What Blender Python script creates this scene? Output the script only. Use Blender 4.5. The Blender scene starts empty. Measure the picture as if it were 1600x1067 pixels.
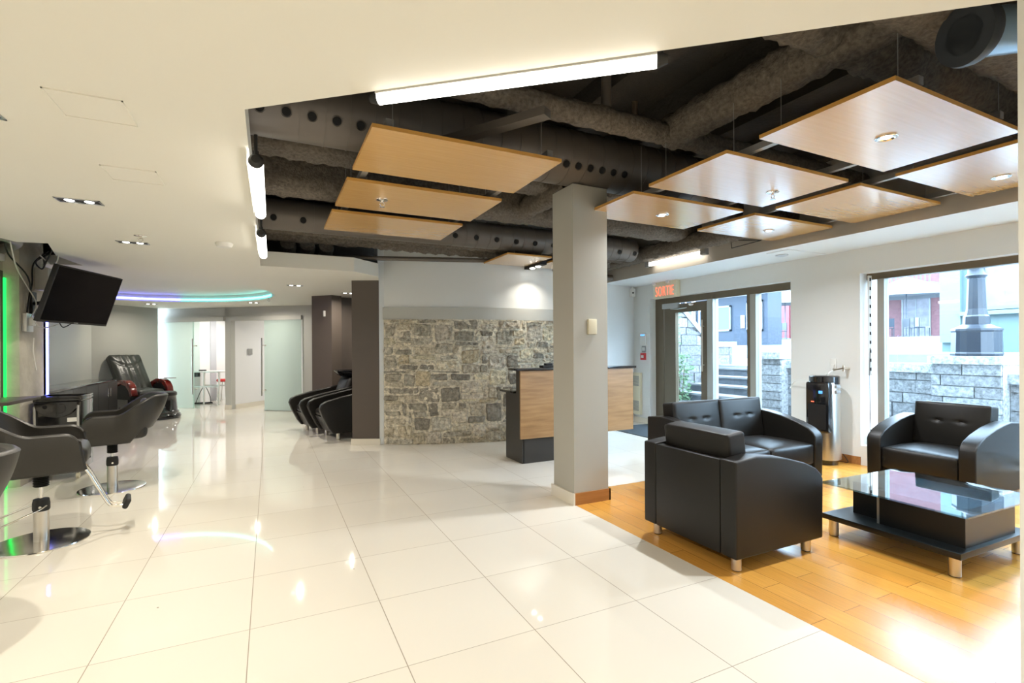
import bpy, bmesh, math, random
from math import pi, sin, cos, radians as R
from mathutils import Vector, Matrix, noise

scene = bpy.context.scene
COL = scene.collection
random.seed(7)

# ------------------------------------------------------------------ camera
cd = bpy.data.cameras.new('camera')
cam = bpy.data.objects.new('camera', cd)
COL.objects.link(cam)
cd.sensor_width = 36.0
cd.lens = 776.4 / 1600 * 36
cd.shift_y = (545 - 533.5) / 1600
cd.clip_start = 0.05
cam.matrix_world = (Matrix.Translation((0, 0, 1.315)) @ Matrix.Rotation(-0.4536, 4, 'Z')
                    @ Matrix.Rotation(pi / 2, 4, 'X') @ Matrix.Rotation(-0.0052, 4, 'Z'))
scene.camera = cam

# ------------------------------------------------------------------ world and exposure
w = bpy.data.worlds.new('daylight')
scene.world = w
w.use_nodes = True
wb = w.node_tree.nodes['Background']
wb.inputs[0].default_value = (0.62, 0.80, 1.0, 1)
wb.inputs[1].default_value = 17.0
vs = scene.view_settings
vs.view_transform = 'Standard'
vs.look = 'None'
vs.exposure = 0.5
vs.gamma = 1.0
vs.use_curve_mapping = False

WARM = (1.0, 0.92, 0.79)
SOFT = (1.0, 0.93, 0.80)
COOL = (0.90, 0.95, 1.0)


def lamp(name, loc, power, size=0.1, color=WARM, rot=(0, 0, 0), shape='DISK', size_y=None, spread=pi, parent=None):
    d = bpy.data.lights.new(name, 'AREA')
    d.energy = power
    d.shape = shape
    d.size = size
    if size_y:
        d.size_y = size_y
    d.color = color
    d.spread = spread
    o = bpy.data.objects.new(name, d)
    COL.objects.link(o)
    o.location = loc
    o.rotation_euler = rot
    if parent:
        o.parent = parent
    return o


# ------------------------------------------------------------------ materials
def mat(name, col, rough=0.5, metal=0.0, bump=0.0, bscale=40, var=0.0, vscale=6, emit=None, estr=0, coat=0.0, spec=0.5, detail=4, stretch=None, var2=None):
    m = bpy.data.materials.new(name)
    m.use_nodes = True
    nt = m.node_tree
    b = nt.nodes['Principled BSDF']
    b.inputs['Base Color'].default_value = (*col, 1)
    b.inputs['Roughness'].default_value = rough
    b.inputs['Metallic'].default_value = metal
    b.inputs['Specular IOR Level'].default_value = spec
    b.inputs['Coat Weight'].default_value = coat
    b.inputs['Coat Roughness'].default_value = 0.05
    if emit:
        b.inputs['Emission Color'].default_value = (*emit, 1)
        b.inputs['Emission Strength'].default_value = estr
    tc = nt.nodes.new('ShaderNodeTexCoord')
    src = tc.outputs['Object']
    if stretch:
        mp = nt.nodes.new('ShaderNodeMapping')
        mp.inputs['Scale'].default_value = stretch
        nt.links.new(src, mp.inputs[0])
        src = mp.outputs[0]
    if var > 0 or var2:
        n = nt.nodes.new('ShaderNodeTexNoise')
        n.inputs['Scale'].default_value = vscale
        n.inputs['Detail'].default_value = detail
        nt.links.new(src, n.inputs['Vector'])
        r = nt.nodes.new('ShaderNodeValToRGB')
        c2 = var2 if var2 else tuple(min(1, c * (1 + var)) for c in col)
        c1 = col if var2 else tuple(c * (1 - var) for c in col)
        r.color_ramp.elements[0].color = (*c1, 1)
        r.color_ramp.elements[0].position = 0.3
        r.color_ramp.elements[1].color = (*c2, 1)
        r.color_ramp.elements[1].position = 0.7
        nt.links.new(n.outputs['Fac'], r.inputs[0])
        nt.links.new(r.outputs[0], b.inputs['Base Color'])
    if bump > 0:
        n = nt.nodes.new('ShaderNodeTexNoise')
        n.inputs['Scale'].default_value = bscale
        n.inputs['Detail'].default_value = 5
        nt.links.new(src, n.inputs['Vector'])
        bp = nt.nodes.new('ShaderNodeBump')
        bp.inputs['Strength'].default_value = bump
        bp.inputs['Distance'].default_value = 0.01
        nt.links.new(n.outputs['Fac'], bp.inputs['Height'])
        nt.links.new(bp.outputs[0], b.inputs['Normal'])
    return m


def wood_mat(name, c1, c2, rough, scale=(1.2, 26, 26), bump=0.02):
    m = mat(name, c1, rough, var2=c2, vscale=2.2, stretch=scale, detail=6, bump=bump, bscale=6)
    return m


def emis(name, col, s):
    m = bpy.data.materials.new(name)
    m.use_nodes = True
    nt = m.node_tree
    nt.nodes.clear()
    e = nt.nodes.new('ShaderNodeEmission')
    e.inputs[0].default_value = (*col, 1)
    e.inputs[1].default_value = s
    o = nt.nodes.new('ShaderNodeOutputMaterial')
    nt.links.new(e.outputs[0], o.inputs[0])
    return m


def glass_mat(name, tint=(1, 1, 1), refl=1.0, rough=0.0):
    m = bpy.data.materials.new(name)
    m.use_nodes = True
    nt = m.node_tree
    nt.nodes.clear()
    t = nt.nodes.new('ShaderNodeBsdfTransparent')
    t.inputs[0].default_value = (*tint, 1)
    g = nt.nodes.new('ShaderNodeBsdfGlossy')
    g.inputs['Roughness'].default_value = rough
    lw = nt.nodes.new('ShaderNodeLayerWeight')
    lw.inputs[0].default_value = 0.5
    pw = nt.nodes.new('ShaderNodeMath'); pw.operation = 'POWER'; pw.inputs[1].default_value = 5.0
    nt.links.new(lw.outputs['Facing'], pw.inputs[0])
    f = nt.nodes.new('ShaderNodeMath'); f.operation = 'MULTIPLY_ADD'
    f.inputs[1].default_value = 0.96; f.inputs[2].default_value = 0.04
    nt.links.new(pw.outputs[0], f.inputs[0])
    mu = nt.nodes.new('ShaderNodeMath')
    mu.operation = 'MULTIPLY'
    mu.inputs[1].default_value = refl
    mx = nt.nodes.new('ShaderNodeMixShader')
    o = nt.nodes.new('ShaderNodeOutputMaterial')
    nt.links.new(f.outputs[0], mu.inputs[0])
    nt.links.new(mu.outputs[0], mx.inputs[0])
    nt.links.new(t.outputs[0], mx.inputs[1])
    nt.links.new(g.outputs[0], mx.inputs[2])
    nt.links.new(mx.outputs[0], o.inputs[0])
    return m


def frosted_mat(name, col, tr=0.75):
    m = bpy.data.materials.new(name)
    m.use_nodes = True
    nt = m.node_tree
    nt.nodes.clear()
    t = nt.nodes.new('ShaderNodeBsdfTranslucent')
    t.inputs[0].default_value = (*col, 1)
    d = nt.nodes.new('ShaderNodeBsdfPrincipled')
    d.inputs['Base Color'].default_value = (*col, 1)
    d.inputs['Roughness'].default_value = 0.25
    mx = nt.nodes.new('ShaderNodeMixShader')
    mx.inputs[0].default_value = tr
    o = nt.nodes.new('ShaderNodeOutputMaterial')
    nt.links.new(d.outputs[0], mx.inputs[1])
    nt.links.new(t.outputs[0], mx.inputs[2])
    nt.links.new(mx.outputs[0], o.inputs[0])
    return m


def tile_mat():
    m = mat('cream_porcelain_tile', (0.80, 0.755, 0.66), 0.07, spec=0.5)
    nt = m.node_tree
    b = nt.nodes['Principled BSDF']
    tc = nt.nodes.new('ShaderNodeTexCoord')
    sep = nt.nodes.new('ShaderNodeSeparateXYZ')
    nt.links.new(tc.outputs['Object'], sep.inputs[0])

    def line(axis, off):
        a = nt.nodes.new('ShaderNodeMath'); a.operation = 'SUBTRACT'; a.inputs[1].default_value = off
        nt.links.new(sep.outputs[axis], a.inputs[0])
        d = nt.nodes.new('ShaderNodeMath'); d.operation = 'DIVIDE'; d.inputs[1].default_value = 0.6
        nt.links.new(a.outputs[0], d.inputs[0])
        f = nt.nodes.new('ShaderNodeMath'); f.operation = 'FRACT'
        nt.links.new(d.outputs[0], f.inputs[0])
        s = nt.nodes.new('ShaderNodeMath'); s.operation = 'SUBTRACT'; s.inputs[1].default_value = 0.5
        nt.links.new(f.outputs[0], s.inputs[0])
        ab = nt.nodes.new('ShaderNodeMath'); ab.operation = 'ABSOLUTE'
        nt.links.new(s.outputs[0], ab.inputs[0])
        g = nt.nodes.new('ShaderNodeMath'); g.operation = 'GREATER_THAN'; g.inputs[1].default_value = 0.5 - (0.0034 if axis == 0 else 0.0026)
        nt.links.new(ab.outputs[0], g.inputs[0])
        fl = nt.nodes.new('ShaderNodeMath'); fl.operation = 'FLOOR'
        nt.links.new(d.outputs[0], fl.inputs[0])
        return g, fl
    gx, fx = line(0, -0.0904)
    gy, fy = line(1, 2.048)
    mx = nt.nodes.new('ShaderNodeMath'); mx.operation = 'MAXIMUM'
    nt.links.new(gx.outputs[0], mx.inputs[0]); nt.links.new(gy.outputs[0], mx.inputs[1])
    cmb = nt.nodes.new('ShaderNodeCombineXYZ')
    nt.links.new(fx.outputs[0], cmb.inputs[0]); nt.links.new(fy.outputs[0], cmb.inputs[1])
    wn = nt.nodes.new('ShaderNodeTexWhiteNoise')
    nt.links.new(cmb.outputs[0], wn.inputs['Vector'])
    tile = nt.nodes.new('ShaderNodeMix'); tile.data_type = 'RGBA'
    tile.inputs['A'].default_value = (0.79, 0.745, 0.65, 1)
    tile.inputs['B'].default_value = (0.82, 0.78, 0.69, 1)
    nt.links.new(wn.outputs['Value'], tile.inputs['Factor'])
    c = nt.nodes.new('ShaderNodeMix'); c.data_type = 'RGBA'
    nt.links.new(mx.outputs[0], c.inputs['Factor'])
    nt.links.new(tile.outputs['Result'], c.inputs['A'])
    c.inputs['B'].default_value = (0.32, 0.27, 0.2, 1)
    # scattered specks of dirt
    v = nt.nodes.new('ShaderNodeTexVoronoi'); v.inputs['Scale'].default_value = 3.0
    nt.links.new(tc.outputs['Object'], v.inputs['Vector'])
    sp = nt.nodes.new('ShaderNodeMath'); sp.operation = 'LESS_THAN'; sp.inputs[1].default_value = 0.016
    nt.links.new(v.outputs['Distance'], sp.inputs[0])
    c2 = nt.nodes.new('ShaderNodeMix'); c2.data_type = 'RGBA'
    nt.links.new(sp.outputs[0], c2.inputs['Factor'])
    nt.links.new(c.outputs['Result'], c2.inputs['A'])
    c2.inputs['B'].default_value = (0.3, 0.26, 0.2, 1)
    nt.links.new(c2.outputs['Result'], b.inputs['Base Color'])
    rr = nt.nodes.new('ShaderNodeMapRange')
    rr.inputs['To Min'].default_value = 0.045; rr.inputs['To Max'].default_value = 0.6
    nt.links.new(mx.outputs[0], rr.inputs['Value'])
    nt.links.new(rr.outputs[0], b.inputs['Roughness'])
    return m


def plank_mat():
    m = mat('honey_bamboo_planks', (0.6, 0.3, 0.1), 0.22)
    nt = m.node_tree
    b = nt.nodes['Principled BSDF']
    tc = nt.nodes.new('ShaderNodeTexCoord')
    sep = nt.nodes.new('ShaderNodeSeparateXYZ')
    nt.links.new(tc.outputs['Object'], sep.inputs[0])
    cb = nt.nodes.new('ShaderNodeCombineXYZ')
    nt.links.new(sep.outputs[1], cb.inputs[0]); nt.links.new(sep.outputs[0], cb.inputs[1])
    br = nt.nodes.new('ShaderNodeTexBrick')
    br.inputs['Scale'].default_value = 1.0
    br.inputs['Brick Width'].default_value = 0.92
    br.inputs['Row Height'].default_value = 0.142
    br.inputs['Mortar Size'].default_value = 0.0013
    br.inputs['Mortar Smooth'].default_value = 0.0
    br.offset = 0.37
    br.inputs['Color1'].default_value = (0.62, 0.28, 0.045, 1)
    br.inputs['Color2'].default_value = (0.74, 0.37, 0.075, 1)
    br.inputs['Mortar'].default_value = (0.16, 0.07, 0.02, 1)
    nt.links.new(cb.outputs[0], br.inputs['Vector'])
    mp = nt.nodes.new('ShaderNodeMapping'); mp.inputs['Scale'].default_value = (60, 2.5, 1)
    nt.links.new(tc.outputs['Object'], mp.inputs[0])
    n = nt.nodes.new('ShaderNodeTexNoise'); n.inputs['Scale'].default_value = 2; n.inputs['Detail'].default_value = 5
    nt.links.new(mp.outputs[0], n.inputs['Vector'])
    mr = nt.nodes.new('ShaderNodeMapRange'); mr.inputs['To Min'].default_value = 0.72; mr.inputs['To Max'].default_value = 1.18
    nt.links.new(n.outputs['Fac'], mr.inputs['Value'])
    mu = nt.nodes.new('ShaderNodeMix'); mu.data_type = 'RGBA'; mu.blend_type = 'MULTIPLY'
    mu.inputs['Factor'].default_value = 1
    nt.links.new(br.outputs['Color'], mu.inputs['A']); nt.links.new(mr.outputs[0], mu.inputs['B'])
    nt.links.new(mu.outputs['Result'], b.inputs['Base Color'])
    b.inputs['Roughness'].default_value = 0.24
    return m


def attr_mat(name, rough, bump, bscale, mul=1.0):
    """Colour of each block comes from a face colour attribute, mottled by noise."""
    m = mat(name, (0.5, 0.5, 0.5), rough, bump=bump, bscale=bscale)
    nt = m.node_tree
    b = nt.nodes['Principled BSDF']
    a = nt.nodes.new('ShaderNodeAttribute'); a.attribute_name = 'tone'
    tc = nt.nodes.new('ShaderNodeTexCoord')
    n = nt.nodes.new('ShaderNodeTexNoise'); n.inputs['Scale'].default_value = 22; n.inputs['Detail'].default_value = 8
    n.inputs['Roughness'].default_value = 0.7
    nt.links.new(tc.outputs['Object'], n.inputs['Vector'])
    r = nt.nodes.new('ShaderNodeMapRange')
    r.inputs['From Min'].default_value = 0.3; r.inputs['From Max'].default_value = 0.7
    r.inputs['To Min'].default_value = 0.32 * mul; r.inputs['To Max'].default_value = 1.6 * mul
    nt.links.new(n.outputs['Fac'], r.inputs['Value'])
    mu = nt.nodes.new('ShaderNodeMix'); mu.data_type = 'RGBA'; mu.blend_type = 'MULTIPLY'
    mu.inputs['Factor'].default_value = 1
    nt.links.new(a.outputs['Color'], mu.inputs['A']); nt.links.new(r.outputs[0], mu.inputs['B'])
    nt.links.new(mu.outputs['Result'], b.inputs['Base Color'])
    return m


M = dict(
    tile=tile_mat(), plank=plank_mat(),
    ceil=mat('cream_ceiling_paint', (0.79, 0.765, 0.68), 0.6),
    white=mat('white_wall_paint', (0.74, 0.755, 0.74), 0.55),
    grey=mat('pale_grey_wall_paint', (0.72, 0.72, 0.69), 0.5),
    roomwhite=mat('bright_white_wall', (0.85, 0.85, 0.85), 0.6),
    band=mat('grey_band_paint', (0.50, 0.50, 0.46), 0.5),
    beige=mat('taupe_bulkhead_paint', (0.40, 0.36, 0.30), 0.6),
    col=mat('column_paint', (0.44, 0.425, 0.37), 0.45),
    brown=mat('dark_taupe_paint', (0.095, 0.075, 0.062), 0.5),
    backgrey=mat('sage_grey_paint', (0.40, 0.40, 0.36), 0.55),
    creambase=mat('cream_skirting_tile', (0.78, 0.73, 0.62), 0.2),
    woodbase=wood_mat('brown_skirting', (0.33, 0.14, 0.04), (0.42, 0.19, 0.06), 0.3),
    concrete=mat('raw_concrete', (0.36, 0.335, 0.27), 0.9, bump=0.9, bscale=18, var2=(0.60, 0.56, 0.46), vscale=3.5, detail=9),
    void=mat('black_void_paint', (0.042, 0.036, 0.029), 0.85, bump=0.9, bscale=30),
    rough=mat('sprayed_fireproofing', (0.125, 0.103, 0.078), 0.9, bump=1.0, bscale=60, var=0.4, vscale=40, detail=6),
    duct=mat('painted_duct_metal', (0.135, 0.115, 0.095), 0.45, metal=0.2),
    black=mat('matte_black', (0.012, 0.012, 0.012), 0.6),
    hole_shade=mat('painted_hole_shade', (0.004, 0.004, 0.004), 0.9),  # near black that paints the shade inside openings onto solid pieces
    gloss=mat('gloss_black_plastic', (0.008, 0.008, 0.009), 0.12, coat=0.5),
    leather=mat('black_leather', (0.010, 0.0088, 0.0072), 0.38, bump=0.12, bscale=260, spec=0.34),
    vinyl=mat('charcoal_vinyl', (0.021, 0.019, 0.0155), 0.42, bump=0.08, bscale=200),
    recl=mat('worn_black_leather', (0.028, 0.032, 0.026), 0.35, bump=0.5, bscale=22),
    chrome=mat('chrome', (0.8, 0.78, 0.74), 0.12, metal=1.0),
    steel=mat('brushed_steel', (0.62, 0.59, 0.54), 0.3, metal=1.0, bump=0.03, bscale=200),
    alu=mat('aluminium', (0.55, 0.56, 0.56), 0.35, metal=0.9),
    galv=mat('grey_channel_metal', (0.35, 0.34, 0.32), 0.4, metal=0.6),
    frame=mat('bronze_aluminium', (0.17, 0.135, 0.09), 0.35, metal=0.5),
    frame_lit=mat('aluminium_lit_side', (0.42, 0.42, 0.38), 0.35, metal=0.4),  # lit side of the frame posts, painted in as a paler grey
    panel=wood_mat('oak_laminate', (0.66, 0.35, 0.085), (0.74, 0.42, 0.12), 0.2),
    deskx=None, edge=mat('orange_panel_edging', (0.60, 0.31, 0.07), 0.4),
    desk=wood_mat('desk_oak_laminate', (0.27, 0.150, 0.062), (0.42, 0.25, 0.115), 0.35, scale=(1.2, 16, 12)),
    deskblk=mat('desk_black_laminate', (0.035, 0.033, 0.03), 0.35),
    tbl=mat('black_ash_laminate', (0.010, 0.010, 0.010), 0.28, bump=0.1, bscale=60, stretch=(1, 20, 20), spec=0.35),
    mahog=mat('mahogany_lacquer', (0.16, 0.012, 0.008), 0.15, coat=0.6, var=0.4, vscale=8),
    plasticw=mat('white_plastic', (0.75, 0.74, 0.70), 0.4),
    plasticb=mat('beige_plastic', (0.72, 0.66, 0.48), 0.4),
    red=mat('red_plastic', (0.55, 0.02, 0.02), 0.4),
    greyp=mat('grey_plastic', (0.25, 0.25, 0.24), 0.5),
    screen=mat('dark_screen', (0.006, 0.006, 0.007), 0.12),
    copper=mat('metal_valve', (0.6, 0.52, 0.42), 0.3, metal=1.0),
    bluecan=mat('black_fan_housing', (0.03, 0.035, 0.04), 0.4),
    bluemet=mat('bluish_sheet_metal', (0.30, 0.42, 0.52), 0.3, metal=0.6),
    paper=mat('white_label_paper', (0.8, 0.79, 0.75), 0.7),
    glass=glass_mat('window_glass', (0.93, 0.98, 1.0), 0.9),
    tglass=glass_mat('table_glass', (0.66, 0.80, 0.85), 1.7),
    clear=glass_mat('clear_door_glass', (0.88, 0.95, 0.93), 1.0),
    frost=frosted_mat('frosted_mint_glass', (0.82, 0.91, 0.88)),
    mirror=mat('mirror_silver', (0.85, 0.85, 0.85), 0.02, metal=1.0),
    mframe=mat('brown_mirror_frame', (0.055, 0.042, 0.035), 0.35),
    mat_=mat('blue_grey_door_mat', (0.06, 0.075, 0.085), 0.95, bump=0.5, bscale=200),
    tube=emis('fluorescent_tube', (1.0, 0.95, 0.86), 7.0),
    bulb=emis('lamp_glow', (1.0, 0.97, 0.90), 9.0),
    ledb=emis('blue_led_light', (0.12, 0.14, 1.0), 11.0),
    ledc=emis('cyan_led_light', (0.10, 0.85, 0.85), 6.0),
    ledg=emis('green_led_light', (0.02, 1.0, 0.12), 1.3),
    exitr=emis('red_exit_letters', (1.0, 0.16, 0.08), 1.6),
    display=emis('blue_display', (0.1, 0.35, 1.0), 1.5),
)


_b = M['panel'].node_tree.nodes['Principled BSDF']
_b.inputs['Coat Weight'].default_value = 1.0
_b.inputs['Coat Roughness'].default_value = 0.22
_b.inputs['Coat IOR'].default_value = 2.7

# ------------------------------------------------------------------ mesh helpers
class MB:
    def __init__(self):
        self.v = []; self.f = []; self.m = []; self.mats = []; self.tone = []; self.cur = None

    def mi(self, m):
        if m is None:
            return 0
        if m not in self.mats:
            self.mats.append(m)
        return self.mats.index(m)

    def add(self, vs, fs, m=None, tone=None):
        o = len(self.v)
        self.v += [Vector(p) for p in vs]
        for f in fs:
            self.f.append([o + i for i in f])
            self.m.append(self.mi(m))
            self.tone.append(tone)
        return self

    def box(self, x0, x1, y0, y1, z0, z1, m=None, M4=None, bev=0.0, seg=2):
        if bev > 0:
            bm = bmesh.new()
            bmesh.ops.create_cube(bm, size=1)
            for v in bm.verts:
                v.co = Vector((x0 + (v.co.x + .5) * (x1 - x0), y0 + (v.co.y + .5) * (y1 - y0), z0 + (v.co.z + .5) * (z1 - z0)))
            bmesh.ops.bevel(bm, geom=bm.edges[:], offset=bev, segments=seg, profile=0.6, affect='EDGES')
            self.bm(bm, m, M4)
            return self
        vs = [Vector(p) for p in ((x0, y0, z0), (x1, y0, z0), (x1, y1, z0), (x0, y1, z0), (x0, y0, z1), (x1, y0, z1), (x1, y1, z1), (x0, y1, z1))]
        if M4:
            vs = [M4 @ p for p in vs]
        return self.add(vs, [(0, 3, 2, 1), (4, 5, 6, 7), (0, 1, 5, 4), (1, 2, 6, 5), (2, 3, 7, 6), (3, 0, 4, 7)], m)

    def bm(self, bm, m=None, M4=None):
        bm.verts.ensure_lookup_table()
        bm.verts.index_update()
        vs = [(M4 @ v.co) if M4 else v.co.copy() for v in bm.verts]
        self.add(vs, [[v.index for v in f.verts] for f in bm.faces], m)
        bm.free()
        return self

    def cyl(self, a, b, r, m=None, n=20, r2=None, cap=True):
        a = Vector(a); b = Vector(b); r2 = r if r2 is None else r2
        d = (b - a).normalized()
        u = d.orthogonal().normalized(); w_ = d.cross(u)
        vs = []
        for p, q in ((a, r), (b, r2)):
            for i in range(n):
                t = 2 * pi * i / n
                vs.append(p + (u * cos(t) + w_ * sin(t)) * q)
        fs = [(i, (i + 1) % n, n + (i + 1) % n, n + i) for i in range(n)]
        if cap:
            fs += [list(range(n))[::-1], list(range(n, 2 * n))]
        return self.add(vs, fs, m)

    def lathe(self, prof, m=None, n=32, c=(0, 0, 0), axis='Z', M4=None):
        vs = []; fs = []
        for (r, z) in prof:
            for i in range(n):
                t = 2 * pi * i / n
                p = Vector((r * cos(t), r * sin(t), z)) + Vector(c)
                vs.append(M4 @ p if M4 else p)
        k = len(prof)
        for j in range(k - 1):
            for i in range(n):
                fs.append((j * n + i, j * n + (i + 1) % n, (j + 1) * n + (i + 1) % n, (j + 1) * n + i))
        if prof[0][0] > 1e-5:
            fs.append(list(range(n))[::-1])
        if prof[-1][0] > 1e-5:
            fs.append(list(range((k - 1) * n, k * n)))
        return self.add(vs, fs, m)

    def tube(self, pts, r, m=None, n=8, smooth=True):
        pts = [Vector(p) for p in pts]
        if smooth and len(pts) > 2:
            q = []
            P = [pts[0]] + pts + [pts[-1]]
            for i in range(1, len(P) - 2):
                for k in range(6):
                    t = k / 6
                    q.append(0.5 * ((2 * P[i]) + (-P[i - 1] + P[i + 1]) * t + (2 * P[i - 1] - 5 * P[i] + 4 * P[i + 1] - P[i + 2]) * t * t + (-P[i - 1] + 3 * P[i] - 3 * P[i + 1] + P[i + 2]) * t ** 3))
            q.append(pts[-1])
            pts = q
        vs = []; fs = []
        d0 = (pts[1] - pts[0]).normalized()
        u = d0.orthogonal().normalized()
        for i, p in enumerate(pts):
            d = (pts[min(i + 1, len(pts) - 1)] - pts[max(i - 1, 0)]).normalized()
            u = (u - d * u.dot(d)).normalized()
            w_ = d.cross(u)
            rr = r[min(i, len(r) - 1)] if isinstance(r, (list, tuple)) else r
            for k in range(n):
                t = 2 * pi * k / n
                vs.append(p + (u * cos(t) + w_ * sin(t)) * rr)
        for i in range(len(pts) - 1):
            for k in range(n):
                fs.append((i * n + k, i * n + (k + 1) % n, (i + 1) * n + (k + 1) % n, (i + 1) * n + k))
        fs += [list(range(n))[::-1], list(range((len(pts) - 1) * n, len(pts) * n))]
        return self.add(vs, fs, m)

    def prism(self, poly, lo, hi, axis='Z', m=None, bev=0.0, seg=3, M4=None):
        """poly: 2-D outline; extruded along axis between lo and hi."""
        def P(a, b, h):
            return {'Z': (a, b, h), 'Y': (a, h, b), 'X': (h, a, b)}[axis]
        bm = bmesh.new()
        A = [bm.verts.new(P(a, b, lo)) for a, b in poly]
        B = [bm.verts.new(P(a, b, hi)) for a, b in poly]
        n = len(poly)
        bm.faces.new(A); bm.faces.new(B[::-1])
        for i in range(n):
            bm.faces.new((A[i], B[i], B[(i + 1) % n], A[(i + 1) % n]))
        bmesh.ops.recalc_face_normals(bm, faces=bm.faces[:])
        if bev > 0:
            es = [e for e in bm.edges if e.calc_face_angle(0) > 0.6]
            bmesh.ops.bevel(bm, geom=es, offset=bev, segments=seg, profile=0.6, affect='EDGES')
        return self.bm(bm, m, M4)

    def grid(self, fn, nu, nv, m=None, closeu=False, tone=None):
        vs = [fn(i / nu, j / nv) for j in range(nv + 1) for i in range(nu + (0 if closeu else 1))]
        W = nu if closeu else nu + 1
        fs = []
        for j in range(nv):
            for i in range(nu):
                a = j * W + i; b = j * W + (i + 1) % W
                fs.append((a, b, b + W, a + W))
        return self.add(vs, fs, m, tone)

    def rbox(self, cx, cy, cz, sx, sy, sz, r, puff=(0, 0, 0), n=12, m=None, M4=None, fn=None):
        """Soft rounded cushion block."""
        bm = bmesh.new()
        bmesh.ops.create_cube(bm, size=2)
        bmesh.ops.subdivide_edges(bm, edges=bm.edges[:], cuts=n, use_grid_fill=True)
        hx, hy, hz = sx / 2, sy / 2, sz / 2
        for v in bm.verts:
            q = v.co.copy()
            p = Vector((q.x * hx, q.y * hy, q.z * hz))
            inner = Vector((max(-hx + r, min(hx - r, p.x)), max(-hy + r, min(hy - r, p.y)), max(-hz + r, min(hz - r, p.z))))
            d = p - inner
            if d.length > 1e-9:
                p = inner + d.normalized() * r
            fx, fy, fz = 1 - q.x ** 2, 1 - q.y ** 2, 1 - q.z ** 2
            if abs(q.z) > .999: p.z += math.copysign(puff[2] * fx * fy, q.z)
            if abs(q.y) > .999: p.y += math.copysign(puff[1] * fx * fz, q.y)
            if abs(q.x) > .999: p.x += math.copysign(puff[0] * fy * fz, q.x)
            if fn: p = fn(p, q)
            v.co = p + Vector((cx, cy, cz))
        return self.bm(bm, m, M4)

    def rough_box(self, x0, x1, y0, y1, z0, z1, amp=0.012, step=0.028, m=None, rnd=0.25, seed=0):
        nx = max(2, int((x1 - x0) / step)); ny = max(2, int((y1 - y0) / step)); nz = max(2, int((z1 - z0) / step))
        c = Vector(((x0 + x1) / 2, (y0 + y1) / 2, (z0 + z1) / 2))
        long = 0 if (x1 - x0) > (y1 - y0) else 1
        L0, L1 = (x0, x1) if long == 0 else (y0, y1)
        W = ((y1 - y0) if long == 0 else (x1 - x0)) / 2
        Hh = (z1 - z0) / 2
        nl = max(3, int((L1 - L0) / step)); na = 44

        def fn(u, v):
            t = 2 * pi * u
            ct, st = cos(t), sin(t)
            k = (abs(ct) ** (1 / rnd) + abs(st) ** (1 / rnd)) ** -rnd
            a, b = W * ct * k, Hh * st * k
            l = L0 + (L1 - L0) * v
            p = Vector((l, c.y + a, c.z + b)) if long == 0 else Vector((c.x + a, l, c.z + b))
            h = noise.noise(p * 14 + Vector((seed, 0, 0))) + 0.6 * noise.noise(p * 37)
            nrm = Vector((0, ct, st)) if long == 0 else Vector((ct, 0, st))
            return p + nrm * (h + 0.5 * noise.noise(p * 70)) * amp
        return self.grid(fn, na, nl, m, closeu=True)

    def build(self, name, m=None, parent=None, smooth=None, world=False, col_attr=False):
        me = bpy.data.meshes.new(name)
        vs = self.v
        if parent and world:
            inv = parent.matrix_basis.inverted()
            vs = [inv @ p for p in vs]
        me.from_pydata([tuple(p) for p in vs], [], self.f)
        if self.mats:
            for k in self.mats:
                me.materials.append(k)
            me.polygons.foreach_set('material_index', self.m)
        else:
            me.materials.append(m)
        if col_attr:
            at = me.color_attributes.new('tone', 'FLOAT_COLOR', 'CORNER')
            for p, t in zip(me.polygons, self.tone):
                t = t or (0.5, 0.5, 0.5)
                for li in p.loop_indices:
                    at.data[li].color = (*t, 1)
        me.update()
        bm = bmesh.new(); bm.from_mesh(me)
        bmesh.ops.recalc_face_normals(bm, faces=bm.faces[:])
        bm.to_mesh(me); bm.free()
        if smooth:
            me.shade_smooth()
            me.set_sharp_from_angle(angle=R(smooth))
        o = bpy.data.objects.new(name, me)
        COL.objects.link(o)
        if parent:
            o.parent = parent
        return o


def thing(name, label, cat, loc=(0, 0, 0), rz=0.0, group=None):
    o = bpy.data.objects.new(name, None)
    COL.objects.link(o)
    o.empty_display_size = 0.1
    o.matrix_basis = Matrix.Translation(loc) @ Matrix.Rotation(rz, 4, 'Z')
    o['label'] = label; o['category'] = cat
    if group: o['group'] = group
    return o


def tag(o, label, cat, group=None, kind=None):
    o['label'] = label; o['category'] = cat
    if group: o['group'] = group
    if kind: o['kind'] = kind
    return o


def struct(o, label=None):
    o['kind'] = 'structure'
    if label: o['label'] = label
    return o


def dup(root, loc, rz, label, group=None):
    r = root.copy(); COL.objects.link(r)
    r.matrix_basis = Matrix.Translation(loc) @ Matrix.Rotation(rz, 4, 'Z')
    r['label'] = label
    if group: r['group'] = group

    def kids(a, b):
        for ch in list(a.children):
            c = ch.copy(); COL.objects.link(c); c.parent = b
            kids(ch, c)
    kids(root, r)
    return r


def poly_plane(outer, holes, z, flip=True):
    bm = bmesh.new()
    edges = []
    for loop in [outer] + holes:
        vs = [bm.verts.new((x, y, z)) for x, y in loop]
        edges += [bm.edges.new((vs[i], vs[(i + 1) % len(vs)])) for i in range(len(vs))]
    bmesh.ops.triangle_fill(bm, edges=edges, use_beauty=True)
    return bm


ZC = 2.27        # plaster ceiling
ZS = 3.35        # slab over the open bay
WX = 5.92        # inner face of the window wall

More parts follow.
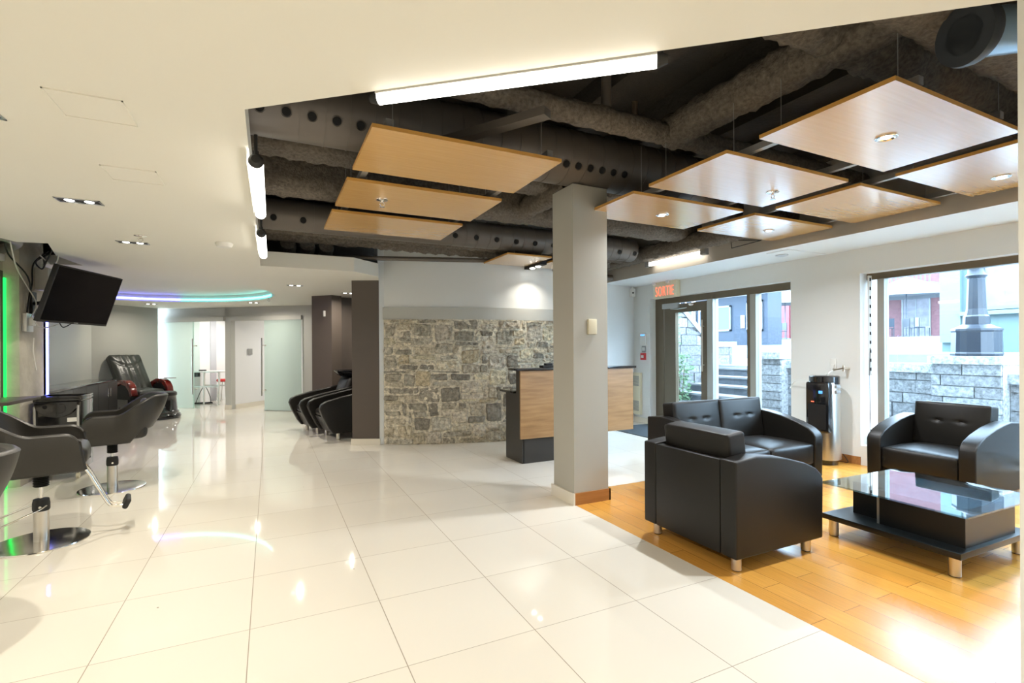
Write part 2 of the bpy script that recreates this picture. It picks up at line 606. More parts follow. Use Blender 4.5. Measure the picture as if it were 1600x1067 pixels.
# ------------------------------------------------------------------ floor
b = MB()
b.box(-5.5, 2.30, -4.0, 18.0, -0.1, 0.0)
b.box(2.30, 6.05, 3.845, 18.0, -0.1, 0.0)
b.box(1.5, 6.05, -4.0, 0.5, -0.1, -0.0005)
struct(b.build('floor', M['tile']), 'cream polished tile floor')
b = MB(); b.box(2.30, 6.05, 0.4, 3.845, -0.1, 0.001)
struct(b.build('floor_wood', M['plank']), 'glossy honey plank floor of the lounge')

# ------------------------------------------------------------------ ceilings
circ = [(-2.0 + 2.08 * cos(2 * pi * i / 72), 9.6 + 2.08 * sin(2 * pi * i / 72)) for i in range(72)]
outer = [(-2.04, -4), (-2.04, 5.62), (-1.98, 5.79), (-1.76, 5.75), (-1.92, 6.48), (-1.87, 7.09), (-5.4, 7.09), (-5.4, 17.5), (2.6, 17.5), (2.6, 7.25),
         (1.36, 7.0), (1.28, 6.61), (0.93, 6.30), (-0.09, 6.30), (-0.085, 2.235), (1.86, 0.62), (1.86, -4)]
b = MB()
b.bm(poly_plane(outer, [circ], ZC))
# edges of the plasterboard turned up round the open bay
ring = [(1.36, 7.0), (1.28, 6.61), (0.93, 6.30), (-0.09, 6.30), (-0.085, 2.235), (1.86, 0.62)]
for (x0, y0), (x1, y1) in zip(ring, ring[1:]):
    b.add([(x0, y0, ZC), (x1, y1, ZC), (x1, y1, ZC + .17), (x0, y0, ZC + .17)], [(0, 1, 2, 3)])
lring = [(-2.04, -4), (-2.04, 5.62), (-1.98, 5.79), (-1.76, 5.75), (-1.92, 6.48), (-1.87, 7.09), (-5.4, 7.09)]
for (x0, y0), (x1, y1) in zip(lring, lring[1:]):
    b.add([(x0, y0, ZC), (x1, y1, ZC), (x1, y1, ZC + .10), (x0, y0, ZC + .10)], [(0, 1, 2, 3)])
for i in range(72):
    (x0, y0), (x1, y1) = circ[i], circ[(i + 1) % 72]
    b.add([(x0, y0, ZC), (x1, y1, ZC), (x1, y1, ZC + .13), (x0, y0, ZC + .13)], [(0, 1, 2, 3)])
b.add([(x, y, ZC + .13) for x, y in circ], [list(range(72))])
struct(b.build('ceiling', M['ceil']), 'cream plaster ceiling with round cove')
# top side of the plasterboard, and the slab above
b = MB()
b.box(-5.5, 6.3, -4.1, 18.0, ZS, ZS + .2)
struct(b.build('ceiling_slab', M['void']), 'dark slab over the open bay')
b = MB()
b.bm(poly_plane(outer, [], ZC + .17))
struct(b.build('ceiling_backing', M['void']))
# soffit along the windows
b = MB()
b.box(5.08, 6.2, 0.5, 7.4, 2.41, 2.47, M['white'])
b.box(5.08, 5.16, 0.5, 7.4, 2.47, ZS, M['beige'])
b.box(5.078, 5.08, 0.5, 7.4, 2.41, 2.47, M['beige'])
struct(b.build('ceiling_soffit'), 'white soffit above the windows')

# ------------------------------------------------------------------ walls
b = MB()
b.box(-2.5, -2.30, -4.0, 6.42, 0, ZS, M['concrete'])
struct(b.build('wall_left'), 'raw concrete wall behind the mirrors')
b = MB()
b.box(-2.75, -2.18, 6.42, 7.05, 0, ZS, M['concrete'])
struct(b.build('wall_left_pillar'), 'rough concrete pillar under the screen')
b = MB(); b.box(-2.31, -2.298, -4, 5.3, 0, 2.27, M['grey']); struct(b.build('wall_left_lining'))
# grey walls of the far corner
def vwall(b, p, q, z0, z1, th, m):
    p = Vector((*p, 0)); q = Vector((*q, 0))
    d = (q - p).normalized(); n = Vector((-d.y, d.x, 0)) * th
    vs = []
    for z in (z0, z1):
        for s in (p, q, q + n, p + n):
            vs.append((s.x, s.y, z))
    b.add(vs, [(0, 3, 2, 1), (4, 5, 6, 7), (0, 1, 5, 4), (1, 2, 6, 5), (2, 3, 7, 6), (3, 0, 4, 7)], m)
b = MB()
vwall(b, (-3.17, 12.48), (-2.98, 7.06), 0, 2.5, -.15, M['band'])
vwall(b, (-2.18, 7.05), (-3.1, 7.05), 0, 2.5, .06, M['band'])
struct(b.build('wall_far_left'), 'warm grey wall beyond the concrete pillar')
b = MB(); vwall(b, (-2.27, 13.62), (-3.17, 12.48), 0, 2.5, -.15, M['backgrey'])
struct(b.build('wall_far'), 'sage grey wall behind the massage chair')
# diagonal wall with two glass doors: P(t) = C0 + t e
C0 = Vector((-2.12, 13.74, 0)); e_ = Vector((.779, -.627, 0)); n_ = Vector((.627, .779, 0))
BM4 = Matrix(((e_.x, n_.x, 0, C0.x), (e_.y, n_.y, 0, C0.y), (0, 0, 1, 0), (0, 0, 0, 1)))  # local: x along wall, y away
b = MB()
for x0, x1, z0, z1 in ((-.6, -.2, 0, 2.4), (1.575, 1.727, 0, 2.4), (3.53, 4.3, 0, 2.4), (-.2, 3.53, 2.06, 2.4)):
    b.box(x0, x1, 0, .12, z0, z1, M4=BM4)
struct(b.build('wall_back', M['band']), 'grey partition wall holding two glass doors')
b = MB()
b.box(-.25, 1.66, 3.0, 3.1, 0, 2.4, M4=BM4)
b.box(-.35, -.25, .12, 3.1, 0, 2.4, M4=BM4)
b.box(1.63, 1.73, .12, 3.1, 0, 2.4, M4=BM4)
b.box(1.73, 4.4, 3.0, 3.1, 0, 2.4, M4=BM4)
b.box(4.3, 4.4, .12, 3.1, 0, 2.4, M4=BM4)
struct(b.build('wall_back_rooms', M['roomwhite']), 'bright white walls of the two small rooms')
b = MB(); b.box(-.249, -.235, 1.47, 1.66, 0, 2.2, M4=BM4)
struct(b.build('trim_1', mat('pale_grey_stripe', (.55, .56, .6), .6)), 'pale grey stripe on the white room wall')
b = MB()
for x0, x1 in ((-.6, -.2), (1.56, 1.742), (3.53, 4.3)):
    b.box(x0, x1, -.012, 0, 0, .10, M4=BM4)
b.box(1.73, 1.742, .12, 3, 0, .1, M4=BM4)
struct(b.build('baseboard_back', M['creambase']))

for k, (x0, x1, lf, hx) in enumerate(((-.2, 1.575, (-.2, .93), .80), (1.727, 3.53, (2.62, 3.53), 2.60))):
    d = thing('door_%d' % (k + 2), '', 'door', (0, 0, 0))
    del d['label']; del d['category']
    struct(d, ('frosted mint glass sliding door nearest the massage chair', 'frosted mint glass sliding door beside the brown wall')[k])
    MB().box(x0, x1, -.05, .03, 1.965, 2.06, M['band'], BM4).build('track_cover', None, d)
    if k == 0:
        MB().box(lf[0], .752, -.02, -.008, .01, 1.965, M4=BM4).build('frosted_pane', M['frost'], d)
        MB().box(.752, lf[1], -.045, -.033, .01, 1.965, M4=BM4).build('clear_pane', M['clear'], d)
    else:
        MB().box(lf[0], lf[1], -.045, -.033, .01, 1.965, M4=BM4).build('frosted_pane', M['frost'], d)
        MB().box(lf[0] - .02, lf[1] + .03, -.047, -.031, .0, .012, M4=BM4).build('bottom_rail', M['alu'], d)
    h = MB()
    a = [BM4 @ Vector((hx, -.10, z)) for z in (.33, 1.58)]
    h.cyl(a[0], a[1], .016)
    for z in (.45, 1.42):
        h.cyl(BM4 @ Vector((hx, -.10, z)), BM4 @ Vector((hx + .06, -.04, z)), .009)
        h.cyl(BM4 @ Vector((hx + .055, -.06, z)), BM4 @ Vector((hx + .055, -.03, z)), .014)
    h.build('door_handle', M['steel'], d, smooth=40)

# brown shampoo alcove
b = MB()
b.prism([(0.672, 9.466), (0.974, 9.177), (1.15, 9.27), (1.15, 9.5), (1.6, 9.6), (2.6, 9.6), (2.6, 12.5), (.9, 12.5)], 0, 2.3)
b.box(2.45, 2.6, 7.1, 9.7, 0, 2.3)
struct(b.build('wall_alcove', M['brown']), 'dark taupe wall around the wash chairs')
b = MB()
vwall(b, (1.02, 7.14), (1.355, 6.975), 0, ZC, .2, M['brown'])
struct(b.build('wall_alcove_pier'), 'dark taupe pier between wash chairs and stone wall')
b = MB(); vwall(b, (1.0, 7.13), (1.36, 6.955), 0, .085, .02, M['creambase'])
struct(b.build('baseboard_pier'))

# curved wall: circle centre (3.4, 10.16), radius 3.73
CX, CYY, CR = 3.4, 10.16, 3.73
A0 = math.asin((1.43 - CX) / CR); A1 = math.asin((5.14 - CX) / CR); A2 = math.asin((4.35 - CX) / CR)
def cp(a, r=CR):
    return Vector((CX + r * sin(a), CYY - r * cos(a), 0))
def arcwall(b, a0, a1, z0, z1, r, m, th=.12, n=48):
    for i in range(n):
        p = cp(a0 + (a1 - a0) * i / n, r); q = cp(a0 + (a1 - a0) * (i + 1) / n, r)
        p2 = cp(a0 + (a1 - a0) * i / n, r - th); q2 = cp(a0 + (a1 - a0) * (i + 1) / n, r - th)
        b.add([(p.x, p.y, z0), (q.x, q.y, z0), (q.x, q.y, z1), (p.x, p.y, z1)], [(0, 1, 2, 3)], m)
        b.add([(p.x, p.y, z0), (q.x, q.y, z0), (q2.x, q2.y, z0), (p2.x, p2.y, z0)], [(0, 1, 2, 3)], m)
        b.add([(p.x, p.y, z1), (q.x, q.y, z1), (q2.x, q2.y, z1), (p2.x, p2.y, z1)], [(0, 1, 2, 3)], m)
b = MB()
arcwall(b, A0, A2, 1.73, ZS, CR + .0, M['white'])
arcwall(b, A2, A1, 0, ZS, CR + .0, M['white'])
p = cp(A1)
vwall(b, (p.x, p.y), (6.0, 7.14), 0, ZS, .12, M['white'])
q = cp(A0)
vwall(b, (1.345, 6.985), (q.x, q.y + .0), 0, ZS, .15, M['white'])
struct(b.build('wall_curved', smooth=20), 'curved white wall above the stonework')
b = MB(); arcwall(b, A0 - .003, A2, 1.73, 1.90, CR + .02, M['band'])
struct(b.build('trim_2', smooth=20), 'grey band above the stonework')

# rubble stone facing
b = MB()
mort = (0.50, 0.46, 0.37)
def sw(s, z, out):
    a = A0 + s / CR
    v = cp(a, CR + out); v.z = z
    return v
LEN = (A2 - A0) * CR; HT = 1.73
NXc = int(LEN / 0.04); NZc = 22
cw = LEN / NXc
_r = random.Random(5); zl = [0.0]
for _k in range(NZc): zl.append(zl[-1] + _r.uniform(.045, .115))
zl = [z * HT / zl[-1] for z in zl]
def mortfn(u, v):
    s = u * LEN; z = v * HT
    return sw(s, z, 0.012 + 0.008 * noise.noise(Vector((s * 9, z * 9, 3))))
b.grid(mortfn, 120, 60, None, tone=mort)
used = [[False] * NXc for _ in range(NZc)]
rs = random.Random(11)
tones = [(.50, .45, .34), (.40, .36, .28), (.55, .50, .36), (.44, .40, .33), (.32, .29, .23), (.26, .245, .20), (.20, .185, .155), (.42, .37, .27), (.36, .34, .285), (.15, .14, .12), (.46, .39, .26), (.30, .275, .22)]
for j in range(NZc):
    for i in range(NXc):
        if used[j][i]: continue
        hh = rs.choice([1, 1, 1, 1, 2, 2, 3]); ww = (rs.choice([5, 6, 7, 8, 10, 12]) if hh == 1 else rs.choice([4, 6, 7, 9])) if hh < 3 else rs.choice([5, 6, 7])
        k = 0
        while k < ww and i + k < NXc and not used[j][i + k]: k += 1
        ww = k
        if ww < 2 and rs.random() < .5:
            used[j][i] = True; continue
        ok = hh
        for r_ in range(hh):
            if j + r_ >= NZc or any(used[j + r_][i + q] for q in range(ww)):
                ok = r_; break
        hh = max(1, ok)
        for r_ in range(hh):
            for q in range(ww): used[j + r_][i + q] = True
        g0 = rs.uniform(.005, .013)
        s0, s1, z0, z1 = i * cw + g0, (i + ww) * cw - g0, zl[j] + g0 * .75, zl[j + hh] - g0 * .75
        jit = [(rs.uniform(-.024, .024), rs.uniform(-.013, .013)) for _ in range(4)]
        dep = rs.uniform(.022, .06); sd = rs.uniform(0, 50)
        t = rs.choice(tones); kf = rs.uniform(.8, 1.1); t = tuple(c * .75 + d * .25 for c, d in zip(t, (.36, .33, .26))); t = tuple(c * kf for c in t)
        def fn(u, v, s0=s0, s1=s1, z0=z0, z1=z1, jit=jit, dep=dep, sd=sd):
            uu = min(1, max(0, u)); vv = min(1, max(0, v))
            cx = (jit[0][0] * (1 - uu) * (1 - vv) + jit[1][0] * uu * (1 - vv) + jit[2][0] * uu * vv + jit[3][0] * (1 - uu) * vv)
            cz = (jit[0][1] * (1 - uu) * (1 - vv) + jit[1][1] * uu * (1 - vv) + jit[2][1] * uu * vv + jit[3][1] * (1 - uu) * vv)
            # round the corners
            a, c = 2 * uu - 1, 2 * vv - 1
            k = 1 - .07 * (a * a * c * c)
            s = (s0 + s1) / 2 + a * k * (s1 - s0) / 2 + cx; z = (z0 + z1) / 2 + c * k * (z1 - z0) / 2 + cz
            z += .010 * noise.noise(Vector((s * 11, sd, 0))); s += .012 * noise.noise(Vector((sd, z * 14, 5)))
            edge = min(1, min(1 - abs(a), 1 - abs(c)) * 7)
            rough = noise.noise(Vector((s * 18 + sd, z * 18, sd))) * .020 + noise.noise(Vector((s * 45, z * 45, sd))) * .011
            z = min(HT, max(0.0, z))
            return sw(s, z, (-.002 if edge <= 0 else dep * (edge ** .5) * .8 + rough))
        b.grid(fn, max(8, ww * 3 + 3), max(8, hh * 4 + 4), None, tone=t)
o = b.build('wall_stone', attr_mat('rubble_stone', .85, 1.0, 45, 1.3), smooth=50, col_attr=True)
struct(o, 'rough rubble stone facing of the curved wall')

# window wall with two openings
b = MB()
def wseg(y0, y1, z0, z1):
    b.box(WX, 6.30, y0, y1, z0, z1)
wseg(6.69, 7.4, 0, ZS); wseg(4.10, 6.69, 2.16, ZS); wseg(3.28, 4.10, 0, ZS); wseg(0.4, 3.28, 2.135, ZS); wseg(0.4, 3.28, 0, .22)
struct(b.build('wall_right', M['grey']), 'pale grey window wall')
b = MB(); b.box(WX - .012, WX, 3.28, 4.10, 0, .09)
struct(b.build('baseboard_right', M['woodbase']))
b = MB(); b.box(WX - .012, WX, 6.69, 7.13, 0, .09)
struct(b.build('baseboard_corner', M['creambase']))
# near wall on the right of the picture, and the room behind the camera
b = MB(); b.box(1.86, 6.3, .40, .62, 0, ZS)
struct(b.build('wall_front', M['grey']), 'pale wall end at the right edge')
b = MB(); b.box(1.86, 2.05, -4, .40, 0, 2.5); b.box(-2.5, 2.05, -4.15, -4, 0, 2.5)
struct(b.build('wall_rear', M['ceil']))
b = MB(); b.box(-5.5, 1.45, 7.3, 7.4, 2.45, ZS); b.box(-5.5, 6.2, -4.15, -4.0, 2.45, ZS); b.box(-5.5, -5.4, -4, 7.4, 2.45, ZS)
struct(b.build('wall_void', M['void']))

# column
b = MB(); b.box(2.29, 2.64, 3.52, 3.85, 0, 2.70)
struct(b.build('wall_column', M['col']), 'square grey column beside the lounge')
b = MB()
b.box(2.275, 2.29, 3.505, 3.86, 0, .10, M['creambase']); b.box(2.275, 2.66, 3.86, 3.875, 0, .10, M['creambase'])
b.box(2.29, 2.655, 3.505, 3.52, 0, .10, M['woodbase']); b.box(2.64, 2.655, 3.505, 3.86, 0, .10, M['woodbase'])
struct(b.build('baseboard_column'))

# ------------------------------------------------------------------ door_1, window_1, window_2
d = struct(thing('door_1', 'bronze framed glass entrance door', 'door', (0, 0, 0))); del d['category']
FX0, FX1 = 6.05, 6.13
f = MB()
f.box(FX0, FX1, 6.59, 6.69, 0, 2.16); f.box(FX0, FX1, 5.41, 6.69, 2.07, 2.16)
f.box(FX0, FX1, 5.41, 5.55, 0, 2.07, M['frame_lit']); f.mats and None
f2 = MB(); f2.box(FX0, FX1, 6.50, 6.69, 0, 2.16); f2.box(FX0, FX1, 5.41, 6.50, 2.06, 2.16)
f2.build('door_frame', M['frame'], d)
f = MB(); f.box(FX0 - .02, FX1 + .02, 5.43, 5.54, 0, 2.06); f.build('side_post', M['frame_lit'], d)
f = MB()
f.box(FX0 + .0, FX1 - .01, 6.22, 6.47, .02, 2.04); f.box(FX0, FX1 - .01, 5.56, 5.68, .02, 2.04)
f.box(FX0, FX1 - .01, 5.68, 6.22, 1.90, 2.04); f.box(FX0, FX1 - .01, 5.68, 6.22, .02, .22)
f.build('door_leaf', M['frame'], d)
MB().box(6.085, 6.092, 5.68, 6.22, .22, 1.90).build('door_glass', M['glass'], d)
f = MB(); f.box(6.0, 6.05, 6.12, 6.48, 1.975, 2.06, bev=.008)
f.tube([(6.02, 6.3, 1.97), (5.98, 6.1, 1.95), (6.03, 5.95, 1.965)], .009, smooth=False)
f.build('door_closer', M['alu'], d, smooth=40)
f = MB(); f.cyl((6.01, 5.62, .95), (6.01, 5.62, 1.75), .011); f.cyl((6.01, 5.62, 1.05), (6.05, 5.62, 1.05), .008); f.cyl((6.01, 5.62, 1.65), (6.05, 5.62, 1.65), .008)
f.build('door_handle', M['steel'], d, smooth=40)
f = MB(); f.lathe([(0.0, -.03), (.028, -.03), (.045, 0)], c=(6.02, 5.85, 2.02)); f.build('motion_sensor', M['plasticw'], d, smooth=40)

d = struct(thing('window_1', 'two tall panes beside the entrance door', 'window', (0, 0, 0))); del d['category']
f = MB(); f.box(FX0, FX1, 4.10, 5.43, 2.06, 2.16); f.box(FX0, FX1, 4.78, 4.845, 0, 2.06); f.box(FX0, FX1, 4.10, 5.43, 0, .06); f.build('window_frame', M['frame'], d)
f = MB(); f.box(FX0 - .02, FX1 + .02, 4.69, 4.78, 0, 2.06); f.build('mullion', M['frame_lit'], d)
MB().box(6.085, 6.092, 4.845, 5.43, .06, 2.06).build('window_pane', M['glass'], d)
MB().box(6.085, 6.092, 4.12, 4.69, .06, 2.06).build('window_pane', M['glass'], d)
f = MB(); f.box(6.08, 6.12, 4.10, 4.12, 0, 2.1); f.build('window_bead', M['frame_lit'], d)

d = struct(thing('window_2', 'wide shop window behind the single sofa', 'window', (0, 0, 0))); del d['category']
f = MB(); f.box(FX0, FX1, .62, 3.28, 2.065, 2.135); f.box(FX0, FX1, .62, 3.28, .22, .28); f.build('window_frame', M['frame'], d)
f = MB(); f.box(FX0 - .01, FX1, 3.10, 3.17, .28, 2.065); f.build('window_stile', M['frame_lit'], d)
MB().box(6.085, 6.092, .62, 3.10, .28, 2.065).build('window_pane', M['glass'], d)
t = thing('slotted_rail', 'slotted white metal rail standing in the window reveal', 'rail', (6.02, 3.24, 1.0))
f = MB(); f.box(-.03, .03, -.012, 0, 0, 1.11, M['plasticw'])
for k in range(11):
    f.box(-.014, .014, -.0135, -.0121, .05 + k * .10, .085 + k * .10, M['hole_shade'])  # dark plates painted for the shade in the slots
f.build('rail', None, t)
f = MB(); f.tube([(-.02, -.02, .3), (-.05, -.03, .1), (-.05, -.03, -.3), (-.04, -.03, -.72), (-.04, -.03, -.95)], .004); f.build('cable', M['black'], t)
f = MB(); f.tube([(0, -.02, .02), (-.015, -.03, -.2), (.0, -.03, -.5), (.02, -.03, -.8)], .0035); f.build('white_cable', M['plasticw'], t)

# ------------------------------------------------------------------ open bay: beams, ducts, pipes
def beam(name, args, label, seed=0, amp=.018, rnd=.22):
    b = MB(); b.rough_box(*args, amp=amp, rnd=rnd, seed=seed)
    return struct(b.build(name, M['rough'], smooth=60), label)
beam('beam', (1.2, 5.08, .98, 1.32, 2.72, 3.3), 'rough sprayed beam nearest the camera', 1, rnd=.3)
beam('beam', (1.3, 5.08, 1.45, 1.75, 2.85, 3.3), 'rough sprayed beam beside the first beam', 6, rnd=.4)
beam('beam', (2.60, 2.84, 1.2, 2.85, 2.82, 3.05), 'rough sprayed cross beam above the lounge panels', 2, rnd=.4)
beam('beam', (-.2, 5.08, 2.72, 2.88, 2.82, 2.97), 'rough sprayed pipe crossing above the lounge', 3, amp=.010, rnd=.5)
beam('beam', (-.3, 5.08, 4.75, 5.1, 2.72, 3.1), 'rough sprayed beam beyond the large duct', 4, rnd=.3)
beam('beam', (-.3, 5.08, 4.1, 4.45, 2.85, 3.3), 'rough sprayed beam over the perforated openings', 8, rnd=.2)
beam('beam', (2.42, 2.62, 3.9, 5.0, 2.74, 2.95), 'rough sprayed stub beam behind the column', 5, rnd=.4)
beam('beam', (4.84, 5.06, 3.4, 6.9, 2.58, 2.8), 'rough sprayed pipe along the window bulkhead', 7, rnd=.45)
beam('beam', (-.2, 5.0, 6.0, 6.22, 2.62, 2.82), 'rough sprayed pipe over the far fascia', 12, rnd=.5)
beam('beam', (-.2, 4.9, 6.35, 6.55, 2.60, 2.8), 'rough sprayed pipe close to the curved wall', 9, rnd=.5)
b = MB()
for k in range(9):
    b.box(-.5 + k * .68, -.34 + k * .68, .3, 7.2, ZS - .16, ZS)
struct(b.build('ceiling_ribs', M['void']))
for k, (x0) in enumerate((.2, .42, .64)):
    b = MB(); b.tube([(x0, 6.6, 2.62), (x0 + .02, 6.75, 2.6), (x0 + .02, 7.0, 2.55)], .085, n=16)
    tag(b.build('pipe_bend', M['rough'], smooth=60), ('leftmost rough pipe bend above the far fascia', 'middle rough pipe bend above the far fascia', 'rightmost rough pipe bend above the far fascia')[k], 'pipe', 'pipe bends above the far fascia')

def duct(name, y, z, r, x0, x1, holes, label, ang, hr):
    t = thing(name, label, 'air duct', (x0, y, z))
    b = MB()
    L = x1 - x0
    b.cyl((0, 0, 0), (L, 0, 0), r, n=40)
    k = .0
    while k < L - .05:
        b.cyl((k, 0, 0), (k + .006, 0, 0), r + .004, n=40)
        k += .155
    b.build('duct_body', M['duct'], t, smooth=50)
    h = MB()
    dv = Vector((0, -cos(ang), -sin(ang)))
    for hx in holes:
        h = MB()
        h.cyl(Vector((hx - x0, 0, 0)) + dv * (r - .02), Vector((hx - x0, 0, 0)) + dv * (r + .0045), hr, M['hole_shade'], n=20)  # solid black disc, the shade inside the opening put in as colour
        h.cyl(Vector((hx - x0, 0, 0)) + dv * (r - .02), Vector((hx - x0, 0, 0)) + dv * (r + .006), hr + .006, M['duct'], n=20, cap=False)
        h.build('air_hole', None, t, smooth=50)
    return t
duct('air_duct', 3.58, 2.93, .225, -.6, 4.0, [-.05, .10, .25, .40, .55] + [2.15 + .117 * k for k in range(6)], 'large dark round duct crossing over the column', R(35), .027)
duct('air_duct', 5.75, 2.735, .16, -.5, 4.75, [.04, .32, .60] + [1.99 + .27 * k for k in range(12)], 'thinner dark round duct behind the oak panels', R(25), .03)
# small pipes
for pts, r, lb in (([( .2, 6.9, 2.5), (3.5, 6.2, 2.56), (4.7, 6.3, 2.56)], .03, 'thin dark pipe along the top of the curved wall'),
                   ([(4.3, 6.7, 2.47), (5.06, 6.62, 2.47)], .05, 'short grey pipe joint near the ceiling corner'),
                   ([(2.1, 2.8, 3.3), (2.1, 2.8, 2.95)], .035, 'upright pipe dropping onto the rough pipe'),
                   ([(2.35, 2.8, 2.95), (2.35, 2.8, 3.07)], .022, 'brass sprinkler stub on top of the rough pipe')):
    tag(MB().tube(pts, r, n=14, smooth=False).build('ceiling_pipe', M['duct'] if 'brass' not in lb else M['copper'], smooth=50), lb, 'pipe')
b = MB(); b.box(0, .95, -.04, .04, 0, .05, M4=Matrix.Translation((.95, 3.3, 2.66)) @ Matrix.Rotation(R(-58), 4, 'Z'))
tag(b.build('brace_channel', M['duct']), 'grey slanting brace above the largest oak panel', 'brace')
# strut channels carrying the panels
chl = [(.60, 2.75, 5.15, 'over the left ends of the three oak panels'), (1.62, 2.75, 5.15, 'over the right ends of the three oak panels'),
       (2.75, 1.25, 3.68, 'over the left ends of the lounge panels'), (3.56, 1.25, 3.68, 'over the middle of the lounge panels, column side'),
       (4.10, 1.25, 3.68, 'over the middle of the lounge panels, window side'), (4.95, 1.25, 3.68, 'over the window ends of the lounge panels')]
for x, y0, y1, lb in chl:
    b = MB(); b.box(-.021, .021, 0, y1 - y0, 0, .04)
    o = tag(b.build('strut_channel', M['galv']), 'grey metal channel ' + lb, 'channel', 'metal channels above the hanging panels'); o.location = (x, y0, 2.545)

# blue grey fan housing at the top right
t = thing('duct_fan', 'round black fan with bluish metal sleeve under the slab', 'fan', (2.62, 1.04, 2.62))
ax = Vector((.8, -.25, .16)).normalized()
Mx = ax.to_track_quat('Z', 'Y').to_matrix().to_4x4()
b = MB(); b.lathe([(.075, .0), (.12, .0), (.125, .02), (.12, .05), (.10, .06), (.075, .05), (.075, 0)], M4=Mx, n=40); b.build('rim', M['bluecan'], t, smooth=40)
b = MB(); b.lathe([(.095, .05), (.095, .42), (0, .42)], M4=Mx, n=40); b.build('sleeve', M['bluemet'], t, smooth=40)
b = MB(); b.lathe([(0, .03), (.02, .03), (.02, .05), (.075, .05)], M4=Mx); b.box(-.07, .07, -.006, .006, .02, .03, M4=Mx); b.build('fan_core', M['black'], t, smooth=40)
b = MB(); b.tube([(2.35, 1.0, 2.74), (2.27, 1.02, 2.66), (2.2, 1.06, 2.66)], .004); tag(b.build('ceiling_cable', M['plasticw'], smooth=60), 'loose white cable hanging from the sprayed beam', 'cable')

# ------------------------------------------------------------------ hanging panels
panels = [
    (.495, 1.675, 2.70, 3.40, 'largest looking oak panel, front one of the three left of the column', 'oak panels left of the column'),
    (.49, 1.68, 3.62, 4.32, 'oak panel with a sprinkler, middle one of the three left of the column', 'oak panels left of the column'),
    (.485, 1.673, 4.50, 5.20, 'oak panel farthest back of the three left of the column', 'oak panels left of the column'),
    (2.505, 3.74, 1.235, 1.92, 'large pale lit panel with spotlight at the upper right', 'hanging panels above the lounge'),
    (2.51, 3.74, 2.145, 2.84, 'pale panel with a sprinkler in front of the column', 'hanging panels above the lounge'),
    (2.51, 3.72, 3.01, 3.71, 'panel with spotlight overlapping the column top', 'hanging panels above the lounge'),
    (3.925, 5.0, 1.25, 1.94, 'panel cut by the wall end at the right edge', 'hanging panels above the lounge'),
    (3.905, 5.03, 2.155, 2.84, 'plain panel without a lamp nearest the window bulkhead', 'hanging panels above the lounge'),
    (3.905, 5.03, 3.04, 3.705, 'small looking panel with spotlight above the entrance side', 'hanging panels above the lounge'),
    (2.68, 3.32, 5.61, 6.38, 'panel hanging over the left end of the reception desk', 'hanging panels above the desk'),
    (3.47, 4.15, 5.61, 6.38, 'panel partly hidden behind the column over the desk', 'hanging panels above the desk')]
for x0, x1, y0, y1, lb, g in panels:
    cx, cy = (x0 + x1) / 2, (y0 + y1) / 2
    t = thing('ceiling_panel', lb, 'ceiling panel', (cx, cy, 2.5), 0, g)
    hx, hy = (x1 - x0) / 2, (y1 - y0) / 2
    b = MB(); b.box(-hx, hx, -hy, hy, 0, .002); b.build('panel_face', M['panel'], t)
    b = MB(); b.box(-hx, hx, -hy, hy, .002, .022); b.build('panel_core', M['edge'], t)
    for sx in (-1, 1):
        for sy in (-1, 1):
            wy = cy + sy * (hy - .05); wl = .18 if 3.3 < wy < 3.86 else (.07 if 5.5 < wy < 6.7 else .40)
            b = MB(); b.cyl((sx * (hx - .12), sy * (hy - .05), .022), (sx * (hx - .12), sy * (hy - .05), wl), .0022, n=6)
            b.build('suspension_wire', M['galv'], t)

# round spotlights in the panels
def spot(name, x, y, z, lb, power, r=.055, col=COOL, group='spotlights in the hanging panels'):
    t = thing(name, lb, 'spotlight', (x, y, z), 0, group)
    b = MB(); b.lathe([(r, 0), (r, -.006), (r * .92, -.008), (r * .6, -.003), (r * .55, .0)]); b.build('trim_ring', M['chrome'], t, smooth=40)
    b = MB(); b.lathe([(0, -.009), (r * .30, -.009), (r * .52, -.003)]); b.build('bulb', M['bulb'], t, smooth=40)
    lamp('spot_light', (0, 0, -.02), power, r * 1.2, col, parent=t, spread=R(150))
    return t
spot('spotlight', 3.135, 1.593, 2.5, 'round chrome spotlight in the large panel at the upper right', 20)
spot('spotlight', 3.14, 3.38, 2.5, 'round chrome spotlight in the panel overlapping the column', 20)
spot('spotlight', 4.546, 3.38, 2.5, 'round chrome spotlight in the panel above the entrance side', 20)
spot('spotlight', 4.60, 1.62, 2.5, 'round chrome spotlight cut by the wall end at the right edge', 20)
t = thing('downlight_track', 'pair of small lamps between the panels over the desk', 'spotlight', (3.39, 6.25, 2.47))
b = MB(); b.box(-.05, .05, -.30, .30, 0, .05); b.build('housing', M['black'], t)
for yy in (-.15, .02):
    b = MB(); b.lathe([(0, -.012), (.03, -.012), (.04, 0)], c=(0, yy, 0)); b.build('bulb', M['bulb'], t, smooth=40)
lamp('spot_light', (0, -.1, -.03), 4, .1, WARM, parent=t, spread=R(120))
t = thing('dome_camera', 'white dome camera hanging beside the column top', 'camera', (3.62, 6.0, 2.43))
b = MB(); b.lathe([(.03, .07), (.06, .06), (.07, .02), (.07, 0)]); b.build('housing', M['plasticw'], t, smooth=40)
b = MB(); b.lathe([(.055, 0), (.05, -.03), (.03, -.05), (0, -.055)]); b.build('dome', M['gloss'], t, smooth=40)

